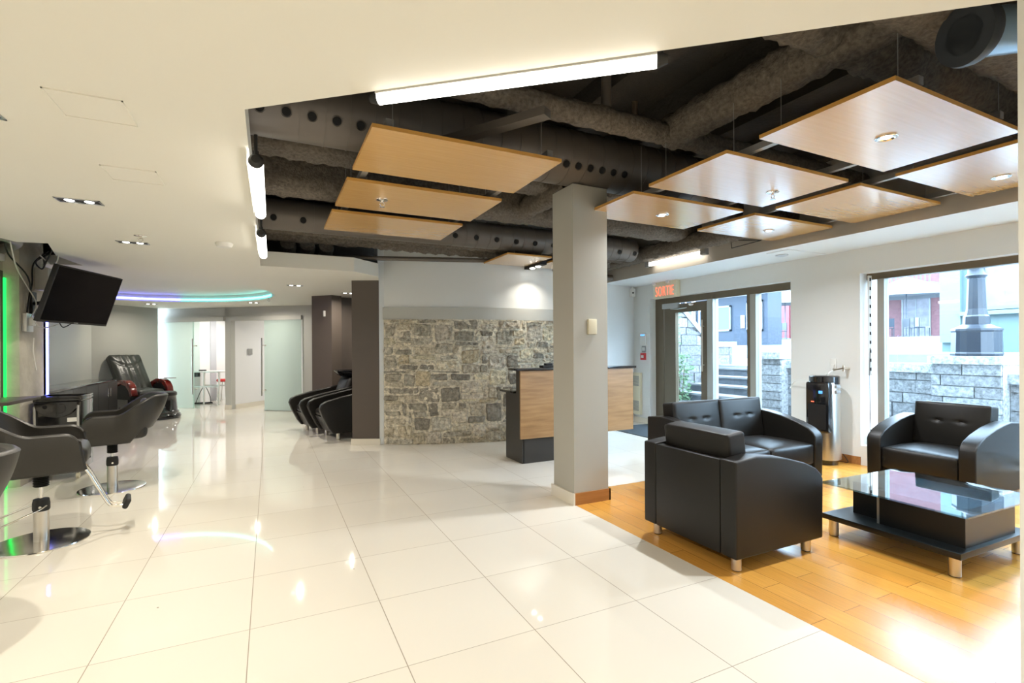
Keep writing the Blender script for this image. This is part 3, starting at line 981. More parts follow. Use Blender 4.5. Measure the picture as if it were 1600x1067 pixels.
def sprinkler(x, y, z, lb, g='ceiling sprinklers'):
    t = thing('sprinkler_head', lb, 'sprinkler', (x, y, z), 0, g)
    b = MB(); b.lathe([(.045, 0), (.045, -.004), (.02, -.010), (.012, -.012)], n=20); b.build('escutcheon', M['chrome'], t, smooth=40)
    b = MB(); b.cyl((0, 0, 0), (0, 0, -.025), .009); b.tube([(.009, 0, -.02), (.018, 0, -.035), (.004, 0, -.055)], .003, n=6); b.tube([(-.009, 0, -.02), (-.018, 0, -.035), (-.004, 0, -.055)], .003, n=6)
    b.lathe([(0, -.055), (.02, -.055), (.02, -.058), (0, -.058)], n=16); b.build('nozzle', M['chrome'], t, smooth=40)
sprinkler(.804, 3.98, 2.5, 'chrome sprinkler under the middle oak panel')
sprinkler(3.45, 2.53, 2.5, 'chrome sprinkler under the pale panel beside the column')
sprinkler(-.96, 5.05, ZC, 'small sprinkler near the second rectangular ceiling light')
sprinkler(-.012, 10.19, ZC, 'small sprinkler in front of the glass doors')

# ------------------------------------------------------------------ linear lamps
def tubelight(p, q, lb, z, wd=.065, side=1, g='bright tube lamps on the edge of the plaster ceiling'):
    p = Vector((*p, z)); q = Vector((*q, z)); c = (p + q) / 2
    d = q - p; L = d.length; rz = math.atan2(d.y, d.x)
    t = thing('tube_light', lb, 'lamp', c, rz, g)
    b = MB(); b.cyl((-L / 2, 0, 0), (L / 2, 0, 0), wd / 2, n=18); b.build('lit_diffuser', M['tube'], t, smooth=50)
    b = MB()
    for s in (-1, 1):
        b.cyl((s * L / 2, 0, 0), (s * (L / 2 + .035), 0, 0), wd / 2 + .002, n=18, r2=wd * .3)
    b.box(-L / 2, L / 2, -.012, .012, wd * .42, wd * .42 + .022)
    b.cyl((-L / 2 - .015, 0, .02), (-L / 2 - .015, 0, .12), .008, n=8); b.cyl((L / 2 + .015, 0, .02), (L / 2 + .015, 0, .12), .008, n=8)
    b.build('housing', M['black'], t, smooth=50)
    b = MB(); y = side * (wd / 2 + .006); b.box(-L / 2, L / 2, min(y, y + side * .003), max(y, y + side * .003), wd * .05, .05); b.build('light_block_plate', M['plasticw'], t)  # plate added to keep the tube's glow off the nearby ceiling
    return t
tubelight((.375, 1.90), (1.15, 1.26), 'long bright tube lamp along the diagonal ceiling edge', 2.262, wd=.048, side=-1)
tubelight((-.055, 2.66), (-.05, 3.68), 'bright tube lamp on the side ceiling edge, closer one', 2.215)
tubelight((-.055, 4.28), (-.05, 5.28), 'bright tube lamp on the side ceiling edge, farther one', 2.215)
t = thing('wall_tube_light', 'bright tube lamp against the taupe bulkhead', 'lamp', (5.0, 5.15, 2.545))
b = MB(); b.box(-.03, .03, -.48, .48, -.03, .012); b.build('lit_diffuser', M['tube'], t)
b = MB(); b.box(-.035, .035, -.56, -.48, -.04, .04); b.box(-.035, .035, .48, .56, -.04, .04); b.box(-.01, .01, -.5, .5, .02, .03); b.build('housing', M['greyp'], t)
t = thing('cable_bracket', 'black wire bracket under the bulkhead beside the bright tube', 'bracket', (5.05, 4.05, 2.5))
b = MB(); b.tube([(-.02, .2, .16), (-.1, .12, .0), (0, -.2, .04), (-.02, .2, .12)], .006, n=6, smooth=False); b.build('wire_frame', M['black'], t)

# rectangular recessed lights in the plaster ceiling
def downlight(x, y, lb, z=ZC, power=13, col=WARM):
    t = thing('recessed_light', lb, 'ceiling light', (x, y, z), 0, 'rectangular recessed ceiling lights')
    b = MB(); b.box(-.115, .115, -.055, -.045, -.004, .01); b.box(-.115, .115, .045, .055, -.004, .01); b.box(-.115, -.105, -.055, .055, -.004, .01); b.box(.105, .115, -.055, .055, -.004, .01)
    b.build('trim_frame', M['alu'], t)
    b = MB(); b.box(-.105, .105, -.045, .045, -.001, .006); b.build('baffle', M['black'], t)
    for s in (-.05, .05):
        b = MB(); b.lathe([(0, -.005), (.018, -.005), (.026, -.001)], c=(s, 0, 0), n=20)
        b.build('bulb', M['bulb'], t, smooth=40)
    lamp('recessed_area_light', (.05, 0, -.008), power, .045, col, parent=t, spread=R(165))
dl = [(-1.085, 2.70, 'recessed ceiling light cut by the left picture edge'), (-1.085, 4.05, 'recessed ceiling light beyond the two flush hatches'), (-1.08, 5.405, 'recessed ceiling light beside the small sprinkler'),
      (.34, 8.02, 'recessed ceiling light in front of the wash chairs'), (-2.18, 12.37, 'recessed ceiling light above the massage chair'), (-.29, 11.27, 'recessed ceiling light before the glass doors'),
      (1.195, 8.756, 'small recessed ceiling light above the wash chairs')]
for x, y, lb in dl:
    downlight(x, y, lb)
downlight(-1.10, 7.99, 'recessed ceiling light inside the round cove', ZC + .13)
for i, (x, y) in enumerate(((-1.085, 1.35), (-1.085, 0), (-1.085, -1.5), (.6, .3), (.6, -1.2), (.6, -2.6), (-1.085, -2.8))):  # lamps added out of view to fill the room with light
    downlight(x, y, 'added recessed ceiling light, unseen behind the camera, to light the room', power=9)
# small spots near the wash chairs, smoke detector, flush hatches
t = thing('smoke_detector', 'round white smoke detector beside the tube lamps', 'smoke detector', (-.362, 5.106, ZC))
b = MB(); b.lathe([(.07, 0), (.07, -.015), (.055, -.035), (0, -.04)]); b.build('body', M['plasticw'], t, smooth=40)
for (x, y, lb) in ((-.62, 2.475, 'flush white ceiling hatch closest to the camera'), (-.66, 3.33, 'flush white ceiling hatch farther from the camera')):
    t = thing('ceiling_hatch', lb, 'hatch', (x, y, ZC), 0, 'flush ceiling hatches')
    b = MB(); b.box(-.115, .115, -.115, .115, -.002, .003); b.build('hatch_door', M['ceil'], t)
    b = MB(); b.box(-.12, .12, -.12, -.115, -.005, .003); b.box(-.12, .12, .115, .12, -.005, .003); b.box(.115, .12, -.12, .12, -.005, .003); b.box(-.12, -.115, -.12, .12, -.005, .003)
    b.build('hatch_frame', M['ceil'], t)
b = MB(); b.box(5.2, 5.86, 3.62, 3.9, 2.402, 2.41)
tag(b.build('access_panel', M['white']), 'flat white access panel in the window soffit', 'panel')
t = thing('soffit_spotlight', 'small round lamp in the window soffit', 'spotlight', (5.42, 3.86, 2.402))
b = MB(); b.lathe([(.07, 0), (.068, -.012), (.03, -.02), (0, -.02)]); b.build('trim_ring', M['alu'], t, smooth=40)

# LED strips
def ledarc(a0, a1, m, lb):
    b = MB(); n = 30
    for i in range(n):
        p = [Vector((-2.0 + 2.065 * cos(a), 9.6 + 2.065 * sin(a), 0)) for a in (a0 + (a1 - a0) * i / n, a0 + (a1 - a0) * (i + 1) / n)]
        b.add([(p[0].x, p[0].y, ZC + .03), (p[1].x, p[1].y, ZC + .03), (p[1].x, p[1].y, ZC + .06), (p[0].x, p[0].y, ZC + .06)], [(0, 1, 2, 3)])
    tag(b.build('led_strip', m), lb, 'light strip')
ledarc(R(78), R(117), M['ledb'], 'blue light strip curving round the ceiling cove')
ledarc(R(12), R(78), M['ledc'], 'cyan light strip at the end of the ceiling cove')
ledarc(R(243), R(300), M['ledb'], 'blue light strip on the near rim of the ceiling cove')
b = MB(); b.box(-2.2, -2.165, 7.055, 7.075, .3, 1.75); tag(b.build('led_strip', M['ledb']), 'blue light strip up the edge of the concrete pillar', 'light strip')
b = MB(); b.box(-2.297, -2.270, 6.375, 6.41, .0, 2.02); tag(b.build('led_strip', M['ledg']), 'green light strip behind the mirror frame', 'light strip')

# ------------------------------------------------------------------ lamps inside the two white rooms
for k, x in enumerate((.7, 3.0)):
    p = BM4 @ Vector((x, 1.5, 2.225))
    t = thing('room_ceiling_light', ('white ceiling lamp in the room with the table', 'white ceiling lamp in the empty white room')[k], 'ceiling light', p)
    b = MB(); b.box(-.3, .3, -.3, .3, .01, .045); b.build('diffuser', M['plasticw'], t)
    lamp('room_area_light', (0, 0, 0), 21, .5, (1, .96, .9), parent=t, shape='SQUARE')

# ------------------------------------------------------------------ black sofas
def sofa(W, D, loc, rz, label, nback, name, cat, group=None):
    """Faces local -y; origin at the middle of the front edge on the floor."""
    t = thing(name, label, cat, loc, rz, group)
    L = M['leather']
    prof = [(0.006, .09), (0, .40), (0.0, .47), (0.02, .505), (0.07, .545), (.18, .59), (.35, .635), (.50, .66), (.62, .672), (.80, .655), (.80, .09)]
    aw = .115
    for s in (-1, 1):
        x0 = s * W / 2; x1 = s * (W / 2 - aw)
        b = MB(); b.prism([(y * D / .8, z) for y, z in prof], min(x0, x1), max(x0, x1), 'X', L, bev=.012, seg=3)
        b.build('armrest', None, t, smooth=45)
        # the sewn seam along the arm
    b = MB(); b.box(-W / 2 + aw + .002, W / 2 - aw - .002, D - .07, D - .001, .09, .652, bev=.012, m=L)
    b.build('back_panel', None, t, smooth=45)
    b = MB(); b.box(-W / 2 + aw, W / 2 - aw, .03, D - .07, .09, .25, bev=.01, m=L)
    b.build('seat_base', None, t, smooth=45)
    n = nback
    wi = W - 2 * aw; cw_ = wi / n
    for k in range(n):
        cx = -wi / 2 + (k + .5) * cw_
        b = MB(); b.rbox(cx, .010 + .30, .310, cw_ - .004, .61, .20, .028, puff=(0, .012, .028), m=L)
        b.build('seat_cushion', None, t, smooth=60)

        def dim(p, q):
            if q.y < -.999:
                for (dx) in (-.30, .30):
                    d2 = ((q.x - dx) / .10) ** 2 + ((q.z - .15) / .06) ** 2
                    p.y += .016 * math.exp(-d2)
                    d3 = ((q.x - dx) / .22) ** 2 + ((q.z - .15) / .03) ** 2
                    p.y += .006 * math.exp(-d3)
            return p
        T = Matrix.Translation((cx, D - .17, .595)) @ Matrix.Rotation(R(-7), 4, 'X')
        b = MB(); b.rbox(0, 0, 0, cw_ - .003, .15, .40, .018, puff=(0, .022, .006), n=28, m=L, M4=T, fn=dim)
        b.build('back_cushion', None, t, smooth=60)
    for sx in (-1, 1):
        for y in (.09, D - .07):
            b = MB(); b.cyl((sx * (W / 2 - .06), y, .008), (sx * (W / 2 - .06), y, .095), .029, M['steel'], n=24)
            b.cyl((sx * (W / 2 - .06), y, 0), (sx * (W / 2 - .06), y, .008), .024, M['black'], n=20)
            b.build('leg', None, t, smooth=40)
    return t
sofa(.78, .80, (3.20, 2.39, 0), pi / 2, 'black leather armchair seen from behind, beside the tile floor edge', 1, 'armchair', 'armchair')
sofa(1.44, .80, (4.00, 2.95, 0), 0, 'black leather two seat sofa in front of the entrance door', 2, 'sofa', 'sofa')
sofa(.80, .80, (5.0, 2.32, 0), -pi / 2, 'black leather armchair under the wide shop window', 1, 'armchair', 'armchair')

# coffee table
t = thing('coffee_table', 'low black coffee table with clear glass top and steel legs', 'table', (3.9, 1.79, 0), R(-1.5))
b = MB(); b.box(-.42, .42, -.40, .39, .115, .152, bev=.003, m=M['tbl']); b.build('lower_shelf', None, t, smooth=40)
b = MB(); b.box(-.30, .28, -.37, .10, .152, .372, m=M['tbl']); b.build('box_body', None, t)
b = MB(); b.box(-.22, .28, .10, .30, .152, .372, m=M['tbl']); b.box(-.302, -.294, .085, .10, .152, .372, m=M['alu']); b.build('open_compartment', None, t)
b = MB(); b.box(-.48, .40, -.46, .36, .374, .384); b.build('glass_top', M['tglass'], t)
for sx in (-.37, .37):
    for sy in (-.35, .34):
        b = MB(); b.cyl((sx, sy, .006), (sx, sy, .115), .03, M['steel'], n=24); b.cyl((sx, sy, 0), (sx, sy, .006), .027, M['black'], n=20); b.build('leg', None, t, smooth=40)

# ------------------------------------------------------------------ water cooler
t = thing('water_cooler', 'tall black and steel water cooler between the two windows', 'water cooler', (5.66, 3.52, 0), R(-84))
def dprof(w, d):
    return [(w / 2 * cos(a), d * .5 * sin(a)) for a in [R(x) for x in range(0, 360, 12)]]
b = MB()
def cbody(u, v):
    a = 2 * pi * u
    k = 1 - .07 * v
    return Vector((.155 * k * math.copysign(abs(cos(a)) ** .8, cos(a)), .15 * k * math.copysign(abs(sin(a)) ** .8, sin(a)), .06 + v * .86))
b.grid(cbody, 48, 12, M['steel'], closeu=True); b.build('steel_shell', None, t, smooth=60)
b = MB(); b.lathe([(.13, 0), (.135, .06), (.12, .062)], M['gloss']); b.build('plinth', None, t, smooth=40)
b = MB(); b.lathe([(.150, .90), (.152, .985), (.14, .995), (0, .995)], M['gloss'], n=40); b.build('lid', None, t, smooth=40)
b = MB(); b.box(-.125, .125, -.165, -.06, .36, .93, bev=.03, m=M['gloss']); b.build('dispenser_front', None, t, smooth=40)
b = MB(); b.box(-.095, .095, -.168, -.160, .40, .68, M['hole_shade']); b.build('drip_alcove', None, t)  # black plate painted as the shade inside the recess
b = MB(); b.box(.02, .06, -.169, -.164, .80, .83, M['display']); b.build('blue_indicator', None, t); b = MB(); b.box(-.06, -.03, -.169, -.164, .70, .712, M['exitr']); b.build('red_indicator', None, t)
b = MB(); b.box(.135, .16, -.06, .03, .80, .835, bev=.005, m=M['greyp']); b.box(.135, .16, -.06, .03, .86, .895, bev=.005, m=M['greyp']); b.build('side_vents', None, t, smooth=40)
b = MB(); b.box(5.905, WX, 3.535, 3.605, 1.06, 1.18, bev=.003, m=M['plasticw']); b.box(5.89, 5.905, 3.55, 3.59, 1.07, 1.11, m=M['plasticw'])
b.tube([(5.89, 3.57, 1.07), (5.86, 3.6, .98), (5.83, 3.60, 1.0), (5.78, 3.56, 1.01)], .004, M['plasticw'])
tag(b.build('wall_outlet', smooth=40), 'white outlet with plugged cord above the water cooler', 'outlet')
b = MB(); b.cyl((WX, 3.40, 1.07), (5.84, 3.42, 1.07), .012, M['copper']); b.cyl((5.85, 3.42, 1.04), (5.85, 3.42, 1.11), .012, M['copper'])
b.cyl((5.83, 3.40, 1.08), (5.83, 3.52, 1.05), .008, M['copper']); b.tube([(5.83, 3.52, 1.05), (5.80, 3.53, 1.04), (5.76, 3.54, 1.01)], .006, M['plasticw'])
tag(b.build('pipe_valve', smooth=40), 'metal water valve on the wall beside the outlet', 'valve')
b = MB(); b.tube([(5.93, 4.12, .80), (5.86, 4.0, .90), (5.80, 3.80, .93), (5.74, 3.71, .90)], .006, M['plasticw'])
tag(b.build('water_hose', smooth=60), 'white hose running from the window reveal to the cooler', 'hose')
b = MB(); b.tube([(5.90, 3.46, .09), (5.86, 3.38, .02), (5.86, 3.45, .008), (5.85, 3.5, .006)], .004, M['black'])
tag(b.build('black_cable', smooth=60), 'black cord on the floor beside the water cooler', 'cord')

# ------------------------------------------------------------------ reception desk
t = thing('reception_desk', 'oak and black reception desk behind the grey column', 'desk', (3.35, 5.3, 0))
def W(b, n, m=None, sm=None): return b.build(n, m, t, smooth=sm, world=True)
b = MB(); b.box(2.60, 3.78, 5.05, 5.30, 0, .30, M['deskblk']); b.box(2.60, 4.10, 5.05, 5.10, .30, 1.07, M['deskblk']); W(b, 'plinth')
b = MB(); b.box(2.585, 2.61, 5.05, 5.48, 0, .80, M['deskblk']); b.box(2.585, 2.61, 5.05, 5.20, .80, 1.07, M['deskblk']); W(b, 'end_panel')
b = MB(); b.box(4.09, 4.11, 5.05, 5.48, .30, 1.07, M['deskblk']); b.box(3.76, 3.78, 5.3, 5.48, 0, .30, M['deskblk']); W(b, 'far_end_panel')
b = MB(); b.box(2.555, 4.165, 5.025, 5.05, .285, 1.062, M['desk']); W(b, 'front_panel')
b = MB(); b.box(2.50, 4.20, 5.0, 5.24, 1.065, 1.092, bev=.004, m=M['gloss']); W(b, 'counter_top', sm=40)
b = MB(); b.box(2.545, 4.15, 5.20, 5.58, .795, .82, bev=.004, m=M['gloss']); W(b, 'work_top', sm=40)
b = MB(); b.box(-.08, .08, -.05, .05, 0, .025, bev=.006, m=M['black']); b.box(-.03, .06, -.03, .03, .025, .05, bev=.006, m=M['black'])
o = tag(b.build('card_terminal', smooth=40), 'small black device lying on the desk counter', 'device'); o.location = (2.97, 5.14, 1.092)

# wall fittings
t = thing('thermostat', 'beige thermostat cover on the grey column', 'thermostat', (2.472, 3.52, 1.50))
b = MB(); b.box(-.044, .044, -.022, 0, -.065, .065, bev=.006, m=M['plasticb']); b.build('cover', None, t, smooth=40)
t = thing('alarm_keypad', 'white alarm keypad with blue display by the entrance', 'keypad', (WX, 6.85, 1.48))
b = MB(); b.box(-.025, 0, -.07, .07, -.11, .10, bev=.006, m=M['plasticw']); b.build('case', None, t, smooth=40)
b = MB(); b.box(-.028, -.025, -.05, .05, .05, .075, m=M['display']); b.build('display', None, t)
t = thing('light_switch', 'grey double light switch between keypad and fire alarm', 'switch', (WX, 6.84, 1.30))
b = MB(); b.box(-.012, 0, -.05, .05, -.055, .055, bev=.003, m=M['greyp']); b.box(-.018, -.012, -.03, -.005, -.03, .03, m=M['plasticw']); b.box(-.018, -.012, .005, .03, -.03, .03, m=M['plasticw']); b.build('plate', None, t, smooth=40)
t = thing('fire_alarm', 'red fire alarm box below the grey switch', 'fire alarm', (WX, 6.84, 1.17))
b = MB(); b.box(-.04, 0, -.055, .055, -.06, .06, bev=.005, m=M['red']); b.build('case', None, t, smooth=40)
b = MB(); b.box(-.045, -.04, -.03, .03, -.025, .02, m=M['plasticw']); b.build('pull_tab', None, t)
t = thing('heater', 'cream wall heater with two dark grilles beside the desk', 'heater', (WX, 6.98, .14))
b = MB(); b.box(-.06, 0, -.09, .11, 0, .74, bev=.008, m=M['plasticb']); b.build('casing', None, t, smooth=40)
for z0, z1 in ((.06, .24), (.50, .68)):
    b = MB(); b.box(-.064, -.06, -.065, .085, z0, z1, m=M['greyp'])
    for k in range(9):
        b.box(-.068, -.063, -.065, .085, z0 + k * (z1 - z0) / 9, z0 + k * (z1 - z0) / 9 + .007, m=M['plasticb'])
    b.build('grille', None, t)
t = thing('security_camera', 'small white camera in the ceiling corner', 'camera', (5.84, 7.06, 2.40))
b = MB(); b.box(-.05, .03, -.06, .02, -.17, -.02, bev=.012, m=M['plasticw']); b.cyl((-.01, -.02, -.02), (-.01, -.02, .01), .012, M['plasticw']); b.build('body', None, t, smooth=40)
b = MB(); b.cyl((-.03, -.06, -.10), (-.03, -.07, -.10), .016, M['gloss']); b.build('lens', None, t)

t = thing('exit_sign', 'lit exit sign with red letters above the entrance door', 'sign', (WX, 6.235, 2.28))
b = MB(); b.box(-.09, 0, -.26, .26, -.14, .13, bev=.006, m=M['plasticb']); b.build('sign_box', None, t, smooth=40)
fc = bpy.data.curves.new('lettering', 'FONT'); fc.body = 'SORTIE'; fc.size = .235; fc.extrude = .002; fc.align_x = 'CENTER'; fc.align_y = 'CENTER'; fc.offset = -.003; fc.space_character = 1.12
ft = bpy.data.objects.new('lettering_curve', fc); COL.objects.link(ft)
bpy.context.view_layer.update()
me = bpy.data.meshes.new_from_object(ft.evaluated_get(bpy.context.evaluated_depsgraph_get()))
bpy.data.objects.remove(ft)
me.materials.clear(); me.materials.append(M['exitr'])
fo = bpy.data.objects.new('lettering', me); COL.objects.link(fo); fo.parent = t; fo.location = (-.0925, 0, -.035); fo.rotation_euler = (pi / 2, 0, -pi / 2); fo.scale = (.51, 1, 1)
for yy, nm in ((.2, 0), (-.12, 1)):
    b = MB(); c = Vector((-.10, yy, .10)); b.cyl(c + Vector((.03, 0, 0)), c, .012, M['plasticw']); b.lathe([(.012, .0), (.035, .03), (.035, .05), (0, .052)], M['plasticw'], c=(0, 0, 0), M4=Matrix.Translation(c) @ Matrix.Rotation(R(-70), 4, 'Y'), n=20)
    b.build('emergency_lamp', None, t, smooth=40)
b = MB(); b.box(-.45, .45, -.9, .9, 0, .009, bev=.003, m=M['mat_']); o = tag(b.build('door_mat', smooth=40), 'blue grey door mat inside the entrance', 'mat'); o.location = (5.42, 5.8, 0)
for x, tt in ((2.2, 0),):
    t = thing('wall_switch', 'small white switch on the dark taupe alcove wall', 'switch', (.865, 9.27, 1.95), R(-43.8))
    b = MB(); b.box(-.02, .02, -.012, 0, -.05, .05, bev=.003, m=M['plasticw']); b.build('plate', None, t, smooth=40)
p = BM4 @ Vector((1.745, .55, 1.28))
t = thing('room_switch', 'grey switch plate on the white room wall', 'switch', p, math.atan2(e_.y, e_.x))
b = MB(); b.box(0, .012, -.07, .07, -.07, .07, bev=.003, m=mat('grey_switch_plate', (.35, .35, .34), .4)); b.build('plate', None, t, smooth=40)

# ------------------------------------------------------------------ styling chairs
def styling_chair(loc, rz, label, footrest=True, lift=0.0, lever=True):
    """Faces local +x; origin at the pole on the floor."""
    t = thing('styling_chair', label, 'salon chair', loc, rz, 'styling chairs along the mirror wall')
    V = M['vinyl']
    zb = .455 + lift
    def plan(s):
        # s in [-1,1] round the U: front right arm -> back -> front left arm
        a = abs(s)
        if a > .45:
            k = (a - .45) / .55
            x = -.12 + k * .36; y = .275 - .01 * k
        else:
            th = (a / .45) * pi / 2
            x = -.12 - .20 * cos(th); y = .275 * sin(th)
        return x, math.copysign(y, s)
    def tophi(s):
        a = abs(s)
        k = max(0, min(1, (a - .18) / .42)); k = k * k * (3 - 2 * k)
        z = .865 * (1 - k) + .70 * k
        if a > .86: z -= .05 * ((a - .86) / .14) ** 2.5
        return z + lift
    def bot(s):
        a = abs(s)
        k = max(0, min(1, (a - .30) / .14))
        return zb + .11 * (1 - k)
    def side(off):
        def fn(u, v):
            s = -1 + 2 * u
            x, y = plan(s)
            z = bot(s) + (tophi(s) - bot(s)) * v
            r = Vector((x + .12, y, 0)); nrm = r.normalized() if abs(s) < .45 else Vector((0, math.copysign(1, s), 0))
            a = abs(s); lean = (.10 * (1 - min(1, a / .6)) + .025) * v
            bulge = .018 * sin(pi * v)
            xx = x; 
            if a > .97: xx = x - .0
            fr = .03 * v * max(0, (a - .6) / .4)
            p = Vector((xx - fr, y, z)) + nrm * (lean + bulge - off)
            return p
        return fn
    b = MB()
    nu, nv = 64, 12
    fo_, fi_ = side(0), side(.045)
    b.grid(fo_, nu, nv, V); b.grid(fi_, nu, nv, V)
    for v in (0, 1):
        def cap(u, q, v=v):
            p = fo_(u, v).lerp(fi_(u, v), q)
            p.z += (1 if v else -1) * .014 * sin(pi * q)
            return p
        b.grid(cap, nu, 4, V)
    for u in (0, 1):
        def cap2(q, v, u=u):
            p = fo_(u, v).lerp(fi_(u, v), q)
            p.x += .014 * sin(pi * q)
            return p
        b.grid(cap2, 4, nv, V)
    b.build('shell', None, t, smooth=60)
    b = MB(); b.rbox(-.005, 0, zb + .085, .50, .47, .13, .035, puff=(.02, 0, .02), m=V); b.build('seat', None, t, smooth=60)
    b = MB(); b.rbox(-.255, 0, zb + .26, .06, .36, .22, .025, puff=(.02, 0, .01), m=V); b.build('back_pad', None, t, smooth=60)
    b = MB(); b.lathe([(0.0, 0), (.26, 0), (.262, .004), (.26, .010), (.20, .014), (0, .016)], M['chrome'], n=64); b.build('base_disc', None, t, smooth=30)
    b = MB(); b.cyl((0, 0, .014), (0, 0, .24), .042, M['steel'], n=32); b.build('pole', None, t, smooth=40)
    b = MB(); b.lathe([(.043, .22), (.047, .23), (.047, .27), (.042, .30), (.0, .302)], M['black'], n=28)
    b.build('pump_collar', None, t, smooth=40)
    b = MB(); b.cyl((0, 0, .29), (0, 0, zb), .012, M['chrome'], n=14); b.build('piston', None, t, smooth=40)
    b = MB(); pr = []
    for k in range(23):
        z = zb - .125 + k * .125 / 22; pr.append((.044 if k % 2 else .036, z))
    b.lathe([(0, zb - .125)] + pr + [(0, zb)], M['black'], n=28); b.build('bellows', None, t, smooth=30)
    b = MB(); b.box(-.11, .11, -.10, .10, zb - .01, zb + .02, M['black']); b.build('seat_plate', None, t)
    if not lever:
        b = MB(); b.cyl((0, -.085, .255), (0, .085, .255), .008, M['chrome']); b.build('pump_bar', None, t, smooth=40)
    else:
     b = MB(); b.tube([(.03, -.05, .26), (-.03, -.14, .24), (-.25, -.16, .16), (-.36, -.05, .13), (-.36, .05, .13), (-.25, .16, .16), (-.03, .14, .24), (.03, .05, .26)], .006, M['chrome']); b.cyl((0, -.07, .255), (0, .07, .255), .008, M['chrome'])
     b.build('pump_lever', None, t, smooth=60)
    if footrest:
        b = MB()
        for s in (-1, 1):
            b.tube([(.06, s * .10, zb - .005), (.18, s * .085, zb - .005), (.235, s * .07, zb - .03), (.30, s * .06, zb - .17), (.36, s * .05, zb - .30), (.40, s * .05, zb - .325), (.455, s * .05, zb - .33)], .0105, M['chrome'], n=10)
        b.cyl((.20, -.085, zb - .01), (.20, .085, zb - .01), .009, M['chrome'])
        b.build('footrest_frame', None, t, smooth=60)
        b = MB(); b.rbox(0, 0, 0, .035, .20, .075, .015, m=M['black'], M4=Matrix.Translation((.465, 0, zb - .315)) @ Matrix.Rotation(R(25), 4, 'Y')); b.build('foot_pad', None, t, smooth=60)
    return t
styling_chair((-1.42, 4.50, 0), R(12), 'black styling chair with chrome footrest pointing into the room', True, .055)
styling_chair((-1.36, 5.96, 0), R(193), 'black styling chair facing the mirror, back curved toward the room', False, .01, False)
styling_chair((-1.46, 2.95, 0), R(186), 'black styling chair cut by the left picture edge', False, .0, False)

# ------------------------------------------------------------------ mirror station
t = thing('wall_mirror', 'tall brown framed mirror on the concrete wall', 'mirror', (-2.30, 5.85, 0))
b = MB(); b.box(0, .028, -.50, .50, .02, 2.08, M['mframe']); b.build('frame', None, t)
b = MB(); b.box(.028, .031, -.44, .44, .08, 2.02, M['mirror']); b.build('mirror_glass', None, t)
t = thing('mirror_shelf', 'narrow dark shelf in front of the tall mirror', 'shelf', (-2.27, 5.82, .87))
b = MB(); b.box(.002, .34, -.36, .30, 0, .028, bev=.003, m=M['mframe']); b.build('board', None, t, smooth=40)
t = thing('white_power_box', 'white oblong box above the tall mirror', 'electrical box', (-2.25, 6.10, 2.16))
b = MB(); b.box(-.05, .02, -.30, .18, 0, .065, bev=.006, m=M['plasticw']); b.build('case', None, t, smooth=40)

# ------------------------------------------------------------------ television, mount and cables
t = thing('television', 'black flat television tilted down from the concrete pillar', 'television', (-1.735, 6.62, 1.865))
xw = Vector((.29, .97, 0)).normalized(); zz = Vector((0, 0, 1)); nn = Vector((xw.y, -xw.x, 0))   # nn towards the room
til = R(18)
up = (zz * cos(til) + nn * sin(til)).normalized(); fr = up.cross(xw).normalized()
if fr.dot(nn) < 0: fr = -fr
T4 = Matrix(((xw.x, up.x, fr.x, 0), (xw.y, up.y, fr.y, 0), (xw.z, up.z, fr.z, 0), (0, 0, 0, 1)))
b = MB(); b.box(-.50, .50, -.285, .285, -.045, 0, bev=.006, m=M['black'], M4=T4); b.build('casing', None, t, smooth=40)
b = MB(); b.box(-.485, .485, -.262, .272, .0, .002, M['screen'], M4=T4); b.build('screen', None, t)
b = MB(); b.box(-.03, .03, -.275, -.268, .0, .003, M['alu'], M4=T4); b.build('badge', None, t)
b = MB(); b.tube([T4 @ Vector((-.2, -.28, -.02)), T4 @ Vector((-.12, -.33, -.02)), T4 @ Vector((-.02, -.28, -.02))], .005, M['black']); b.build('cable_loop', None, t, smooth=60)
t = thing('television_mount', 'black metal arm holding the television to the pillar', 'wall mount', (-2.18, 6.70, 1.80))
b = MB(); b.box(0, .02, -.06, .06, -.12, .12, M['black']); b.build('wall_plate', None, t)
b = MB(); b.tube([(.01, 0, 0), (.18, -.08, .02), (.36, -.02, .05)], .02, M['black'], smooth=False); b.build('arm', None, t, smooth=40)
t = thing('speaker', 'small white speaker on the pillar behind the television', 'speaker', (-2.10, 6.86, 2.06))
b = MB(); b.box(-.08, .03, -.09, .06, -.11, .13, bev=.012, m=M['plasticw']); b.build('case', None, t, smooth=40)
t = thing('junction_box', 'metal junction box with plug on the concrete pillar', 'electrical box', (-2.18, 6.54, 1.60))
b = MB(); b.box(0, .04, -.08, .08, -.09, .09, bev=.004, m=M['alu']); b.build('box_case', None, t, smooth=40)
b = MB(); b.box(.04, .07, -.03, .05, -.03, .05, bev=.006, m=M['plasticw']); b.build('plug', None, t, smooth=40)
rc = random.Random(3)
